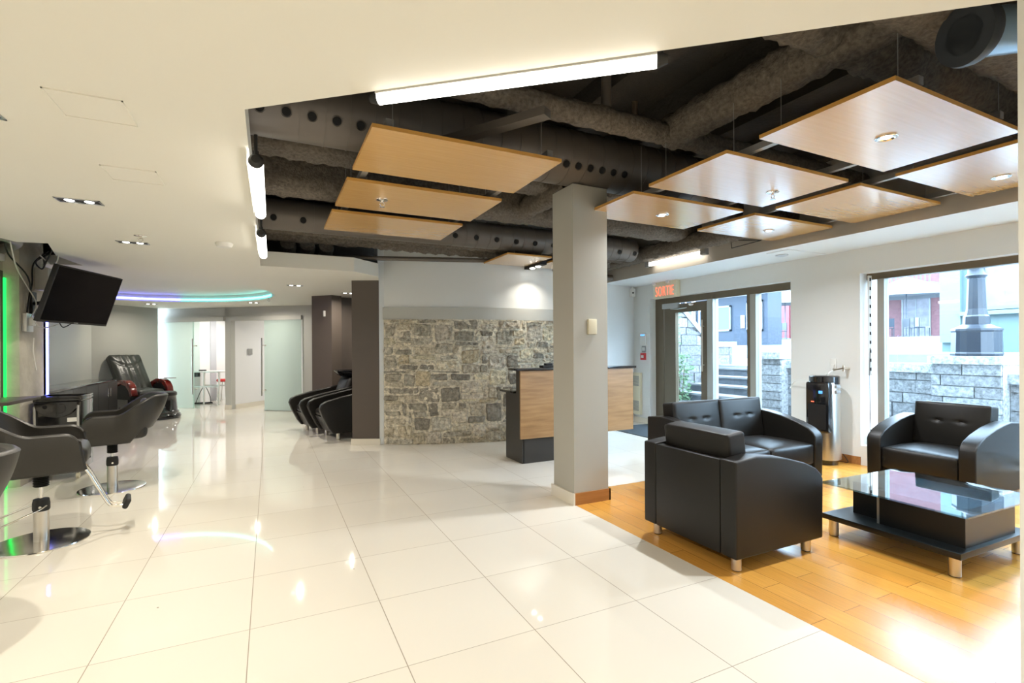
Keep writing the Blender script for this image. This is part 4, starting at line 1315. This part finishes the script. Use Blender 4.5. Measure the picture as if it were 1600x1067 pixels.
cabs = [([(-2.1, 5.9, 2.34), (-2.18, 6.2, 2.22), (-2.12, 6.42, 2.05), (-2.15, 6.6, 1.86), (-2.14, 6.60, 1.68)], 'black', 'longest black cable drooping down the pillar'),
        ([(-2.08, 5.95, 2.30), (-2.16, 6.3, 2.12), (-2.15, 6.5, 1.96), (-2.12, 6.62, 1.80), (-2.13, 6.54, 1.66)], 'plasticw', 'white cable drooping down to the junction box'),
        ([(-1.98, 6.5, 2.32), (-2.13, 6.6, 2.2), (-2.15, 6.62, 2.0), (-2.15, 6.55, 1.85), (-2.15, 6.5, 1.70)], 'black', 'thin black cable from the dark ceiling notch'),
        ([(-1.92, 6.4, 2.33), (-2.02, 6.55, 2.21), (-2.1, 6.7, 2.16), (-2.12, 6.62, 2.22), (-1.98, 6.5, 2.29)], 'black', 'coil of black cable at the top of the pillar'),
        ([(-1.86, 6.35, 2.33), (-1.92, 6.5, 2.22), (-2.0, 6.6, 2.2), (-2.05, 6.5, 2.27)], 'plasticw', 'white cable loop at the ceiling notch'),
        ([(-2.13, 6.52, 1.66), (-2.08, 6.6, 1.56), (-2.0, 6.7, 1.58), (-1.93, 6.75, 1.65)], 'plasticw', 'white cable looping from the junction box to the television'),
        ([(-2.14, 6.62, 1.45), (-2.15, 6.64, 1.3), (-2.14, 6.68, 1.12)], 'plasticw', 'short white cable end dangling on the pillar')]
for pts, m_, lb in cabs:
    tag(MB().tube(pts, .007 if m_ == 'black' else .006, M[m_]).build('cable', smooth=60), lb, 'cable', 'cables on the concrete pillar')
b = MB(); b.tube([(-2.3, 5.5, 2.36), (-2.1, 6.1, 2.34), (-2.3, 6.4, 2.30)], .05, M['galv'], n=14)
tag(b.build('flexible_duct', smooth=60), 'grey flexible pipe in the gap above the mirror', 'pipe')

# ------------------------------------------------------------------ trolley
t = thing('salon_trolley', 'black salon trolley with round tool holder beside the pillar', 'trolley', (-1.94, 6.75, 0))
G = M['gloss']
b = MB(); b.box(-.17, .19, -.19, .19, .09, .80, bev=.012, m=G); b.build('body', None, t, smooth=40)
b = MB(); b.box(-.19, .19, -.20, .20, .80, .835, bev=.01, m=G)
b.box(-.18, .18, -.19, -.178, .835, .855, bev=.003, m=G); b.box(-.18, .18, .178, .19, .835, .855, bev=.003, m=G); b.box(-.19, -.178, -.19, .19, .835, .855, bev=.003, m=G); b.box(.178, .19, -.19, .19, .835, .855, bev=.003, m=G)
b.build('top_tray', None, t, smooth=40)
b = MB()
n_ = 24
b.prism([(.17 * cos(pi + pi * k / n_), .80 + .155 * sin(pi + pi * k / n_)) for k in range(n_ + 1)], -.235, -.19, 'Y', G, bev=.004); b.build('tool_holder', None, t, smooth=40)
b = MB(); b.lathe([(.045, 0), (.048, .004), (.045, .008)], M['gloss'], M4=Matrix.Translation((.03, -.236, .735)) @ Matrix.Rotation(R(90), 4, 'X'), n=28)
b.cyl((.03, -.2365, .735), (.03, -.237, .735), .044, M['hole_shade']); b.build('dryer_hole', None, t, smooth=40)  # the disc is painted shade, nothing is cut out
b = MB(); b.cyl((-.085, -.2355, .755), (-.085, -.237, .755), .018, M['hole_shade']); b.build('brush_hole', None, t, smooth=40)  # solid disc coloured like the shaded inside of an opening
for s in (-.175, .165):
    b = MB(); b.box(s - .010, s + .010, -.205, -.19, .12, .76, bev=.003, m=M['alu']); b.build('rail', None, t, smooth=40)
b = MB(); b.box(.08, .155, -.208, -.1935, .595, .635, m=M['paper']); b.build('label_sticker', None, t)
for k in range(4):
    b = MB(); b.box(-.145, .14, -.195, -.19, .12 + k * .115, .225 + k * .115, bev=.002, m=G); b.build('drawer_front', None, t, smooth=40)
for sx in (-.15, .15):
    for sy in (-.15, .15):
        b = MB(); b.cyl((sx - .012, sy, .03), (sx + .012, sy, .03), .03, M['plasticb'], n=20); b.cyl((sx, sy, .04), (sx, sy, .09), .008, M['black'], n=10); b.build('caster', None, t, smooth=40)

# ------------------------------------------------------------------ low cabinet
t = thing('low_cabinet', 'long low black cabinet along the far grey wall', 'cabinet', (-2.75, 9.8, 0))
b = MB(); b.box(-.22, .18, -1.75, 1.75, .06, .77, M['deskblk']); b.box(-.2, .15, -1.7, 1.7, 0, .06, M['black']); b.build('body', None, t)
b = MB(); b.box(-.23, .20, -1.77, 1.77, .77, .80, bev=.003, m=M['gloss']); b.build('top', None, t, smooth=40)
for k in range(6):
    dd = MB().box(.18, .198, -1.74 + k * .58, -1.74 + k * .58 + .57, .08, .76, m=M['deskblk']).build('cabinet_door', None, t)
    hb = MB(); y = -1.74 + k * .58 + (.50 if k % 2 == 0 else .06)
    hb.cyl((.215, y, .52), (.215, y, .66), .006, M['chrome'], n=10); hb.cyl((.198, y, .54), (.215, y, .54), .005, M['chrome'], n=8); hb.cyl((.198, y, .64), (.215, y, .64), .005, M['chrome'], n=8); hb.build('handle', None, dd, smooth=40)

# ------------------------------------------------------------------ massage pedicure chair
t = thing('massage_chair', 'black reclining massage chair with red wooden arms', 'massage chair', (-2.32, 12.32, 0), R(-50))
LR = M['recl']
b = MB(); b.box(-.35, .30, -.26, .26, .0, .38, bev=.04, m=M['black']); b.build('base', None, t, smooth=40)
b = MB(); b.box(-.34, .0, -.275, -.262, .18, .36, m=M['greyp']); b.build('base_panel', None, t)
b = MB(); b.rbox(.02, 0, .46, .60, .50, .16, .05, puff=(.02, 0, .03), m=LR); b.build('seat', None, t, smooth=60)
def bk(p, q):
    if q.x > .999:
        d = abs(q.z - (.30 + .5 * q.y * q.y)); p.x -= .03 * math.exp(-(d / .06) ** 2)
        p.x += .012 * sin(q.y * 14) * (1 - abs(q.y))
    return p
T = Matrix.Translation((-.42, 0, .83)) @ Matrix.Rotation(R(-33), 4, 'Y')
b = MB(); b.rbox(0, 0, 0, .16, .60, .90, .05, puff=(.05, 0, .0), n=26, m=LR, M4=T, fn=bk); b.build('backrest', None, t, smooth=60)
for s in (-1, 1):
    y = s * .34
    prof = [(-.30, .50), (-.22, .68), (-.05, .74), (.12, .74), (.26, .68), (.33, .58), (.36, .44), (.30, .42), (.26, .54), (.16, .63), (0, .665), (-.14, .64), (-.20, .50)]
    b = MB(); b.prism(prof, y - .06, y + .06, 'Y', M['mahog'], bev=.012); b.build('armrest', None, t, smooth=50)
    b = MB(); b.prism([(-.24, .36), (-.20, .60), (.0, .655), (.16, .62), (.27, .50), (.28, .36)], y - .04, y + .04, 'Y', M['black'], bev=.01); b.build('arm_panel', None, t, smooth=50)
b = MB(); b.box(.16, .34, .32, .46, .745, .757, bev=.004, m=M['mahog']); b.build('side_tray', None, t, smooth=40)
t = thing('foot_basin', 'shiny black round pedicure basin in front of the massage chair', 'basin', (-1.95, 11.72, 0))
b = MB(); b.lathe([(.36, 0), (.37, .04), (.355, .085), (.33, .10), (.335, .13), (.31, .15), (.285, .42), (.295, .44)], G, n=56); b.build('tub', None, t, smooth=50)
b = MB(); b.lathe([(.295, .44), (.30, .455), (.295, .50), (.27, .515), (0, .52)], M['leather'], n=56); b.build('lid', None, t, smooth=50)
b = MB()
for cx, rr in ((0, .045), (.075, .03)):
    cc = []
    for k in range(20):
        a = R(40) + 2 * pi * .8 * k / 19
        th = R(-88) + (cx + rr * cos(a)) / .30
        z = .24 + rr * sin(a) - cx * .35
        rad = .300 + .012
        cc.append((rad * cos(th), rad * sin(th), z))
    b.tube(cc, .008, M['paper'], n=6, smooth=False)
b.build('white_emblem', None, t, smooth=60)

# ------------------------------------------------------------------ wash chairs and bowls
def wash_chair(loc, rz, label):
    t = thing('wash_chair', label, 'shampoo chair', loc, rz, 'wash chairs in the alcove')
    Lm = M['leather']
    prof = [(-.45, .10), (.27, .10), (.33, .18), (.42, .36), (.46, .47), (.435, .535), (.36, .575), (.15, .625), (-.15, .68), (-.45, .74)]
    for s in (-1, 1):
        y = s * .275
        b = MB(); b.prism(prof, y - .045, y + .045, 'Y', Lm, bev=.022, seg=4); b.build('side', None, t, smooth=50)
    b = MB(); b.prism([(-.4, .10), (.24, .10), (.36, .33), (-.4, .33)], -.232, .232, 'Y', M['vinyl'], bev=.01); b.build('front_panel', None, t, smooth=50)
    b = MB(); b.rbox(.02, 0, .385, .66, .455, .12, .04, puff=(.03, 0, .02), m=Lm); b.build('seat', None, t, smooth=60)
    b = MB(); b.rbox(0, 0, 0, .13, .455, .50, .05, puff=(.03, 0, 0), m=Lm, M4=Matrix.Translation((-.34, 0, .62)) @ Matrix.Rotation(R(-20), 4, 'Y')); b.build('backrest', None, t, smooth=60)
    for sx in (.18, -.36):
        for s in (-1, 1):
            b = MB(); b.cyl((sx, s * .25, 0), (sx, s * .25, .10), .026, M['steel'], n=20); b.build('leg', None, t, smooth=40)
    # bowl behind the head
    b = MB(); b.lathe([(0, .80), (.10, .81), (.20, .87), (.25, .93), (.255, .945), (.235, .94), (.18, .88), (.08, .84), (0, .835)], G, n=40, M4=Matrix.Translation((-.47, 0, .01)) @ Matrix.Diagonal((1.15, 1.15, 1.02, 1))); b.build('wash_bowl', None, t, smooth=50)
    b = MB(); b.box(-.80, -.55, -.12, .12, 0, .80, bev=.02, m=G); b.build('pedestal', None, t, smooth=40)
    b = MB(); b.tube([(-.84, 0, .93), (-.84, 0, 1.0), (-.78, 0, 1.03), (-.72, 0, .99)], .012, M['chrome']); b.cyl((-.80, .08, .94), (-.80, .08, .985), .016, M['chrome']); b.cyl((-.86, 0, .80), (-.84, 0, .94), .012, M['chrome']); b.build('tap', None, t, smooth=50)
    return t
wc = R(180 + 13.3)
wash_chair((1.01, 7.93, 0), wc, 'black tub shaped wash chair nearest the taupe pier')
wash_chair((.78, 8.62, 0), wc, 'black tub shaped wash chair farther back in the alcove')

# ------------------------------------------------------------------ table and chair seen through the glass door
p = BM4 @ Vector((.35, .95, 0))
t = thing('white_table', 'slim white table inside the room behind the glass door', 'table', p, math.atan2(e_.y, e_.x))
b = MB(); b.box(-.55, .42, -.28, .28, .78, .81, bev=.003, m=M['plasticw']); b.build('table_top', None, t, smooth=40)
for sx in (-.5, -.05, .38):
    for sy in (-.24, .24):
        b = MB(); b.box(sx - .012, sx + .012, sy - .012, sy + .012, 0, .78, m=M['plasticw']); b.build('leg', None, t)
b = MB(); b.box(-.5, .38, -.25, -.23, .42, .45, m=M['plasticw']); b.box(-.5, .38, .23, .25, .42, .45, m=M['plasticw']); b.build('cross_bar', None, t)
b = MB(); b.box(-.06, .06, -.04, .04, 0, .10, bev=.01, m=M['black']); o = tag(b.build('small_device', smooth=40), 'small black device hanging below the white table top', 'device'); o.location = BM4 @ Vector((.02, .8, .67))
b = MB(); b.box(-.08, .08, -.04, .04, 0, .025, bev=.008, m=M['black']); o = tag(b.build('black_case', smooth=40), 'flat black case on the white table', 'case'); o.location = BM4 @ Vector((.03, .95, .81))
b = MB(); b.tube([(-.2, 0, .02), (-.1, .05, .3), (0, 0, .42), (.1, -.03, .2), (.12, 0, .02)], .008, M['black']); b.box(-.22, .16, -.05, .05, 0, .03, m=M['black'])
o = tag(b.build('power_strip', smooth=50), 'black power strip and cord on the floor under the white table', 'power strip'); o.location = BM4 @ Vector((.1, .95, 0))
p = BM4 @ Vector((.02, 1.62, 0))
t = thing('stool', 'white stool with round red seat in the white room', 'stool', p)
b = MB(); b.lathe([(0, .50), (.15, .50), (.17, .53), (.15, .57), (0, .575)], M['red'], n=32); b.build('seat', None, t, smooth=50)
b = MB()
for k in range(4):
    a = k * pi / 2 + .4; b.cyl((.08 * cos(a), .08 * sin(a), .50), (.17 * cos(a), .17 * sin(a), 0), .012, M['plasticw'], n=10)
b.build('leg_frame', None, t, smooth=40)

# ------------------------------------------------------------------ outside
def ext(name, lb, b, m=None, sm=None):
    o = b.build(name, m, smooth=sm); return struct(o, lb)
pav = mat('pale_paving', (.26, .265, .27), .8, bump=.3, var=.1, vscale=3)
stonemat = attr_mat('grey_garden_stone', .85, .5, 30, .55)
stepm = mat('grey_stone_step', (.085, .097, .115), .8, bump=.3, var=.15, vscale=8)
capm = mat('pale_stone_cap', (.20, .205, .21), .8, bump=.2, var=.1, vscale=6)
ext('ground_outside', 'pale paving outside the windows', MB().box(6.30, 8.9, -6, 9, -.1, .0).box(8.9, 40, -20, 30, .7, .94), pav)
b = MB()
b.box(15.0, 60, -20, 40, .94, 1.40); b.box(24.5, 60, -20, 40, 1.4, 1.75)
ext('terrace', 'raised terrace before the far houses', b, capm)

def blockwall(name, lb, x0, x1, y0, y1, z1, seed, axis='Y', cap=.12, z0=0.0):
    """Coursed stone wall with a cap stone; visible face towards -x."""
    rr = random.Random(seed); b = MB()
    b.box(x0 + .02, x1, y0, y1, z0, z1 - cap)
    z = z0
    while z < z1 - cap - .02:
        h = min(rr.choice([.14, .18, .22]), z1 - cap - z)
        y = y0
        while y < y1 - .01:
            l = min(rr.uniform(.25, .6), y1 - y); 
            if y1 - (y + l) < .1: l = y1 - y
            tn = rr.uniform(.30, .48); tn = (tn * .97, tn, tn * 1.03)
            o_ = rr.uniform(0, .02)
            n0 = len(b.f)
            b.box(x0 - o_, x0 + .05, y + .006, y + l - .006, z + .006, z + h - .006)
            for k in range(n0, len(b.f)): b.tone[k] = tn
            y += l
        z += h
    n0 = len(b.f)
    b.box(x0 - .06, x1 + .06, y0 - .02, y1 + .02, z1 - cap, z1)
    for k in range(n0, len(b.f)): b.tone[k] = (.58, .60, .61)
    o = b.build(name, stonemat, col_attr=True)
    return struct(o, lb)
blockwall('garden_wall', 'low stone wall left of the lamp post pier', 7.95, 8.25, 3.43, 5.88, 1.085, 1)
blockwall('garden_wall', 'stone pier carrying the lamp post', 7.75, 8.45, 2.73, 3.43, 1.195, 2, cap=.10)
blockwall('garden_wall', 'low stone wall right of the lamp post pier', 7.95, 8.25, -2, 2.73, .985, 3)
blockwall('garden_wall', 'short stone pier beside the outdoor steps', 7.75, 8.35, 5.55, 5.92, 1.24, 4)
b = MB()
for k in range(6):
    z = .885 - .16 * k; x = 8.80 - .36 * k
    b.box(x, x + 1.0 if k else 9.4, 5.92, 7.9, max(0, z - .16), z - .035, stepm); b.box(x - .03, x + .37 if k else 9.4, 5.92, 7.9, z - .035, z, capm)
ext('outdoor_steps', 'grey stone steps climbing to the street', b)
# sloping side wall seen through the door
b = MB(); rr = random.Random(9)
z = 0
def topz(x): return 3.47 - .87 * (x - 6.3) if x < 8.75 else 1.34
while z < 3.2:
    h = rr.choice([.16, .22, .28]); x = 6.32
    while x < 9.4:
        l = rr.uniform(.3, .7); x1 = min(9.4, x + l)
        zt0, zt1 = topz(x) , topz(x1)
        if zt0 > z + .02:
            a = min(z + h, zt0) - .008; c = min(z + h, max(zt1, z + .01)) - .008
            n0 = len(b.f); yy = 7.92 - rr.uniform(0, .02)
            b.add([(x + .008, yy, z), (x1 - .008, yy, z), (x1 - .008, yy, c), (x + .008, yy, a), (x + .008, 8.0, z), (x1 - .008, 8.0, z), (x1 - .008, 8.0, c), (x + .008, 8.0, a)],
                  [(0, 1, 2, 3), (4, 7, 6, 5), (3, 2, 6, 7), (0, 3, 7, 4), (1, 5, 6, 2), (0, 4, 5, 1)])
            tn = rr.uniform(.20, .34)
            for k in range(n0, len(b.f)): b.tone[k] = (tn, tn, tn * 1.02)
        x = x1
    z += h
n0 = len(b.f)
b.prism([(6.32, 0), (6.32, 3.44), (8.73, 1.34), (9.4, 1.34), (9.4, 0)], 7.96, 8.3, 'Y')
for k in range(n0, len(b.f)): b.tone[k] = (.3, .3, .3)
n0 = len(b.f)
b.prism([(6.32, 3.44), (6.32, 3.56), (8.75, 1.45), (9.5, 1.45), (9.5, 1.34), (8.73, 1.34)], 7.88, 8.36, 'Y')
for k in range(n0, len(b.f)): b.tone[k] = (.62, .62, .63)
struct(b.build('stair_side_wall', stonemat, col_attr=True), 'stone wall with sloping cap beside the entrance')
t = thing('stair_railing', 'white railing along the sloping wall cap', 'railing', (6.5, 8.12, 3.3))
b = MB(); b.cyl((0, 0, .75), (2.4, 0, -1.36), .025, M['plasticw']); b.build('handrail', None, t)
for k in range(12):
    x = .1 + k * .2; z = .10 - .868 * x + (.05)
    b = MB(); b.box(x - .012, x + .012, -.012, .012, z - .02, .75 - .879 * x, M['plasticw']); b.build('baluster', None, t)
# leafy plant by the door
def shrub(loc, r, h, n, lb, seed):
    rr = random.Random(seed)
    t = thing('shrub', lb, 'shrub', loc)
    b = MB()
    for k in range(n):
        a = rr.uniform(0, 2 * pi); q = r * rr.random() ** .5; z = rr.uniform(.05, h)
        c = Vector((q * cos(a), q * sin(a), z)); s = rr.uniform(.03, .06)
        u = Vector((rr.uniform(-1, 1), rr.uniform(-1, 1), rr.uniform(-.5, .8))).normalized(); v = u.orthogonal().normalized()
        b.add([c, c + u * s + v * s * .4, c + u * s * 2, c + u * s - v * s * .4], [(0, 1, 2, 3)])
    b.build('leaves', mat('green_leaf', (.06, .13, .05), .6, var=.4, vscale=12), t)
    b = MB()
    for k in range(6):
        a = rr.uniform(0, 2 * pi); b.cyl((0, 0, 0), (r * .6 * cos(a), r * .6 * sin(a), h * .8), .008, n=6)
    b.build('stems', mat('brown_stem', (.12, .08, .04), .8), t)
shrub((7.55, 7.62, 0), .20, 1.2, 520, 'green shrub at the foot of the sloping stone wall', 4)
shrub((7.42, 7.70, 1.3), .14, .9, 220, 'green climber higher on the sloping stone wall', 6)

# lamp post
t = thing('lamp_post', 'blue black cast iron lamp post on the stone pier', 'lamp post', (8.1, 3.10, 1.195))
iron = mat('blue_black_cast_iron', (.004, .011, .022), .4, coat=.1)
b = MB(); b.lathe([(.255, 0), (.26, .03), (.25, .05), (.245, .30), (.255, .32), (.25, .345), (.19, .37), (.14, .40)], iron, n=12); b.build('pedestal', None, t)
b = MB(); b.lathe([(.135, .39), (.13, .50), (.115, .52), (.10, .60), (.085, .98), (.08, 1.0)], iron, n=12); b.build('shaft', None, t)
b = MB(); b.lathe([(.08, .98), (.11, 1.02), (.085, 1.05), (.08, 1.16), (.11, 1.20), (.06, 1.24), (.05, 2.8), (0, 2.82)], iron, n=24); b.build('collar', None, t, smooth=40)

# buildings
def facade(name, lb, cat, x, y0, y1, z0, z1, m, wins=(), frame=None, glass=None, parts=(), depth=6):
    t = thing(name, lb, cat, (x, (y0 + y1) / 2, z0))
    b = MB(); b.box(x, x + depth, y0, y1, z0, z1, m); b.build('wall', None, t, world=True)
    for (a, c, d, e) in wins:
        fb = MB(); w_ = .07
        fb.box(x - .06, x, a, a + w_, d, e, frame); fb.box(x - .06, x, c - w_, c, d, e, frame); fb.box(x - .06, x, a, c, e - w_, e, frame); fb.box(x - .06, x, a, c, d, d + w_, frame)
        fb.box(x - .05, x, (a + c) / 2 - .02, (a + c) / 2 + .02, d, e, frame) if (c - a) > 1.1 else None
        o = fb.build('window', None, t, world=True)
        g = MB(); g.box(x - .03, x - .01, a, c, d, e, glass); go = g.build('pane', None, None, world=False); 
        go.parent = o; inv = t.matrix_basis.inverted()
        for v in go.data.vertices: v.co = inv @ v.co
    for nm, args, mm in parts:
        b = MB(); b.box(*args, mm); b.build(nm, None, t, world=True)
    return t
blue = mat('slate_blue_render', (.007, .018, .036), .6, var=.15)
redm = mat('pinkish_red_render', (.12, .05, .055), .7, var=.15)
teal = mat('pale_teal_paint', (.065, .105, .11), .6)
tealf = mat('pale_teal_trim', (.10, .15, .155), .5)
dg = mat('dim_window_glass', (.02, .05, .05), .15)
cur = mat('window_with_curtain', (.12, .12, .14), .5, var=.25, vscale=4)
wf = mat('white_window_frame', (.16, .18, .19), .5)
facade('blue_house', 'slate blue house seen through the entrance panes', 'building', 17.0, 12.7, 18.5, 1.4, 5.0, blue,
       [(12.9, 13.6, 1.95, 3.15), (14.35, 15.1, 2.0, 3.05), (16.2, 17.1, 1.9, 3.0)], wf, dg,
       [('lit_sign', (16.94, 17.0, 13.72, 13.86, 2.1, 2.6), M['plasticw']), ('eave', (16.2, 17.0, 12.7, 18.5, 3.6, 3.8), stepm)], depth=.8)
RH = facade('red_house', 'pinkish red house with balcony far behind the parasols', 'building', 33.0, 13.0, 27, 1.75, 9.0, redm,
       [(14.6, 16.0, 1.75, 4.2), (17.4, 18.6, 2.0, 4.2), (24.4, 25.4, 1.8, 3.6)], wf, cur,
       [('balcony_floor', (30.2, 33.0, 13.4, 19.0, 4.5, 4.65), stepm), ('red_door', (32.9, 33.0, 22.9, 24.1, 1.8, 4.6), mat('red_door_paint', (.16, .02, .025), .5)),
        ('wooden_post', (30.2, 30.4, 16.6, 16.8, 1.75, 4.5), stepm), ('corner_board', (32.9, 33.0, 13.0, 13.4, 1.75, 9.0), tealf)])
b = MB(); b.box(30.2, 30.26, 13.4, 19.0, 5.6, 5.67, stepm)
for k in range(30):
    b.box(30.21, 30.25, 13.4 + k * .19, 13.45 + k * .19, 4.65, 5.6, stepm)
b.build('balcony_railing', None, RH, world=True)
facade('teal_house', 'pale teal shop front behind the lamp post', 'building', 13.0, -4, 5.55, 1.2, 4.05, teal,
       [(3.2, 4.9, 2.05, 3.3), (1.3, 2.9, 2.05, 3.3), (3.2, 4.9, 3.4, 3.95), (1.3, 2.9, 3.4, 3.95), (-1, .9, 2.05, 3.3)], tealf, cur,
       [('corner_post', (12.9, 13.0, 5.2, 5.55, 1.4, 4.05), tealf), ('ledge', (12.85, 13.0, -4, 5.2, 1.95, 2.03), tealf)])
b = MB()
b.box(8.9, 13.0, -4, 5.5, .94, 1.20)
ext('terrace_low', 'pale ramp in front of the teal shop', b, capm)

def parasol(loc, r, lb):
    t = thing('parasol', lb, 'parasol', loc, .3, 'white parasols on the terrace')
    b = MB(); n = 8
    top = Vector((0, 0, 2.95))
    cloth = mat('white_canvas', (.19, .20, .215), .8)
    rim = [Vector((r * cos(2 * pi * k / n), r * sin(2 * pi * k / n), 2.15)) for k in range(n)]
    vs = [top] + rim + [p - Vector((0, 0, .18)) for p in rim]
    fs = [(0, 1 + k, 1 + (k + 1) % n) for k in range(n)] + [(1 + k, 1 + n + k, 1 + n + (k + 1) % n, 1 + (k + 1) % n) for k in range(n)]
    b.add(vs, fs, cloth); b.build('canopy', None, t)
    b = MB(); b.cyl((0, 0, 0), (0, 0, 2.72), .03, stepm); b.build('pole', None, t)
    b = MB(); b.lathe([(.3, 0), (.3, .06), (.05, .1)], stepm, n=20); b.build('foot', None, t)
parasol((27.6, 13.2, 1.75), 1.9, 'white parasol behind the slatted corner of the teal shop')
parasol((25.8, 18.2, 1.75), 1.3, 'white parasol seen through the pane beside the entrance door')
def patio_chair(loc, rz, lb):
    t = thing('patio_chair', lb, 'chair', loc, rz, 'dark patio chairs on the terrace')
    dk = iron
    b = MB(); b.box(-.22, .22, -.22, .22, .43, .46, dk); b.build('seat', None, t)
    b = MB(); b.box(-.22, .22, .20, .22, .50, .90, dk); b.build('backrest', None, t)
    for sx in (-.2, .2):
        for sy in (-.2, .2):
            b = MB(); b.box(sx - .015, sx + .015, sy - .015, sy + .015, 0, .43 if sy < 0 else .9, dk); b.build('leg', None, t)
for k, (x, y) in enumerate(((26.6, 12.1), (27.0, 12.75), (26.4, 13.4), (27.0, 14.0), (25.0, 17.9), (25.2, 18.9))):
    z = 1.75
    patio_chair((x, y, z), k * 1.1, ('dark patio chair nearest the teal shop corner', 'dark patio chair second from the teal shop corner', 'dark patio chair third from the teal shop corner', 'dark patio chair fourth from the teal shop corner', 'dark patio chair under the parasol beside the entrance, right one', 'dark patio chair under the parasol beside the entrance, left one')[k])
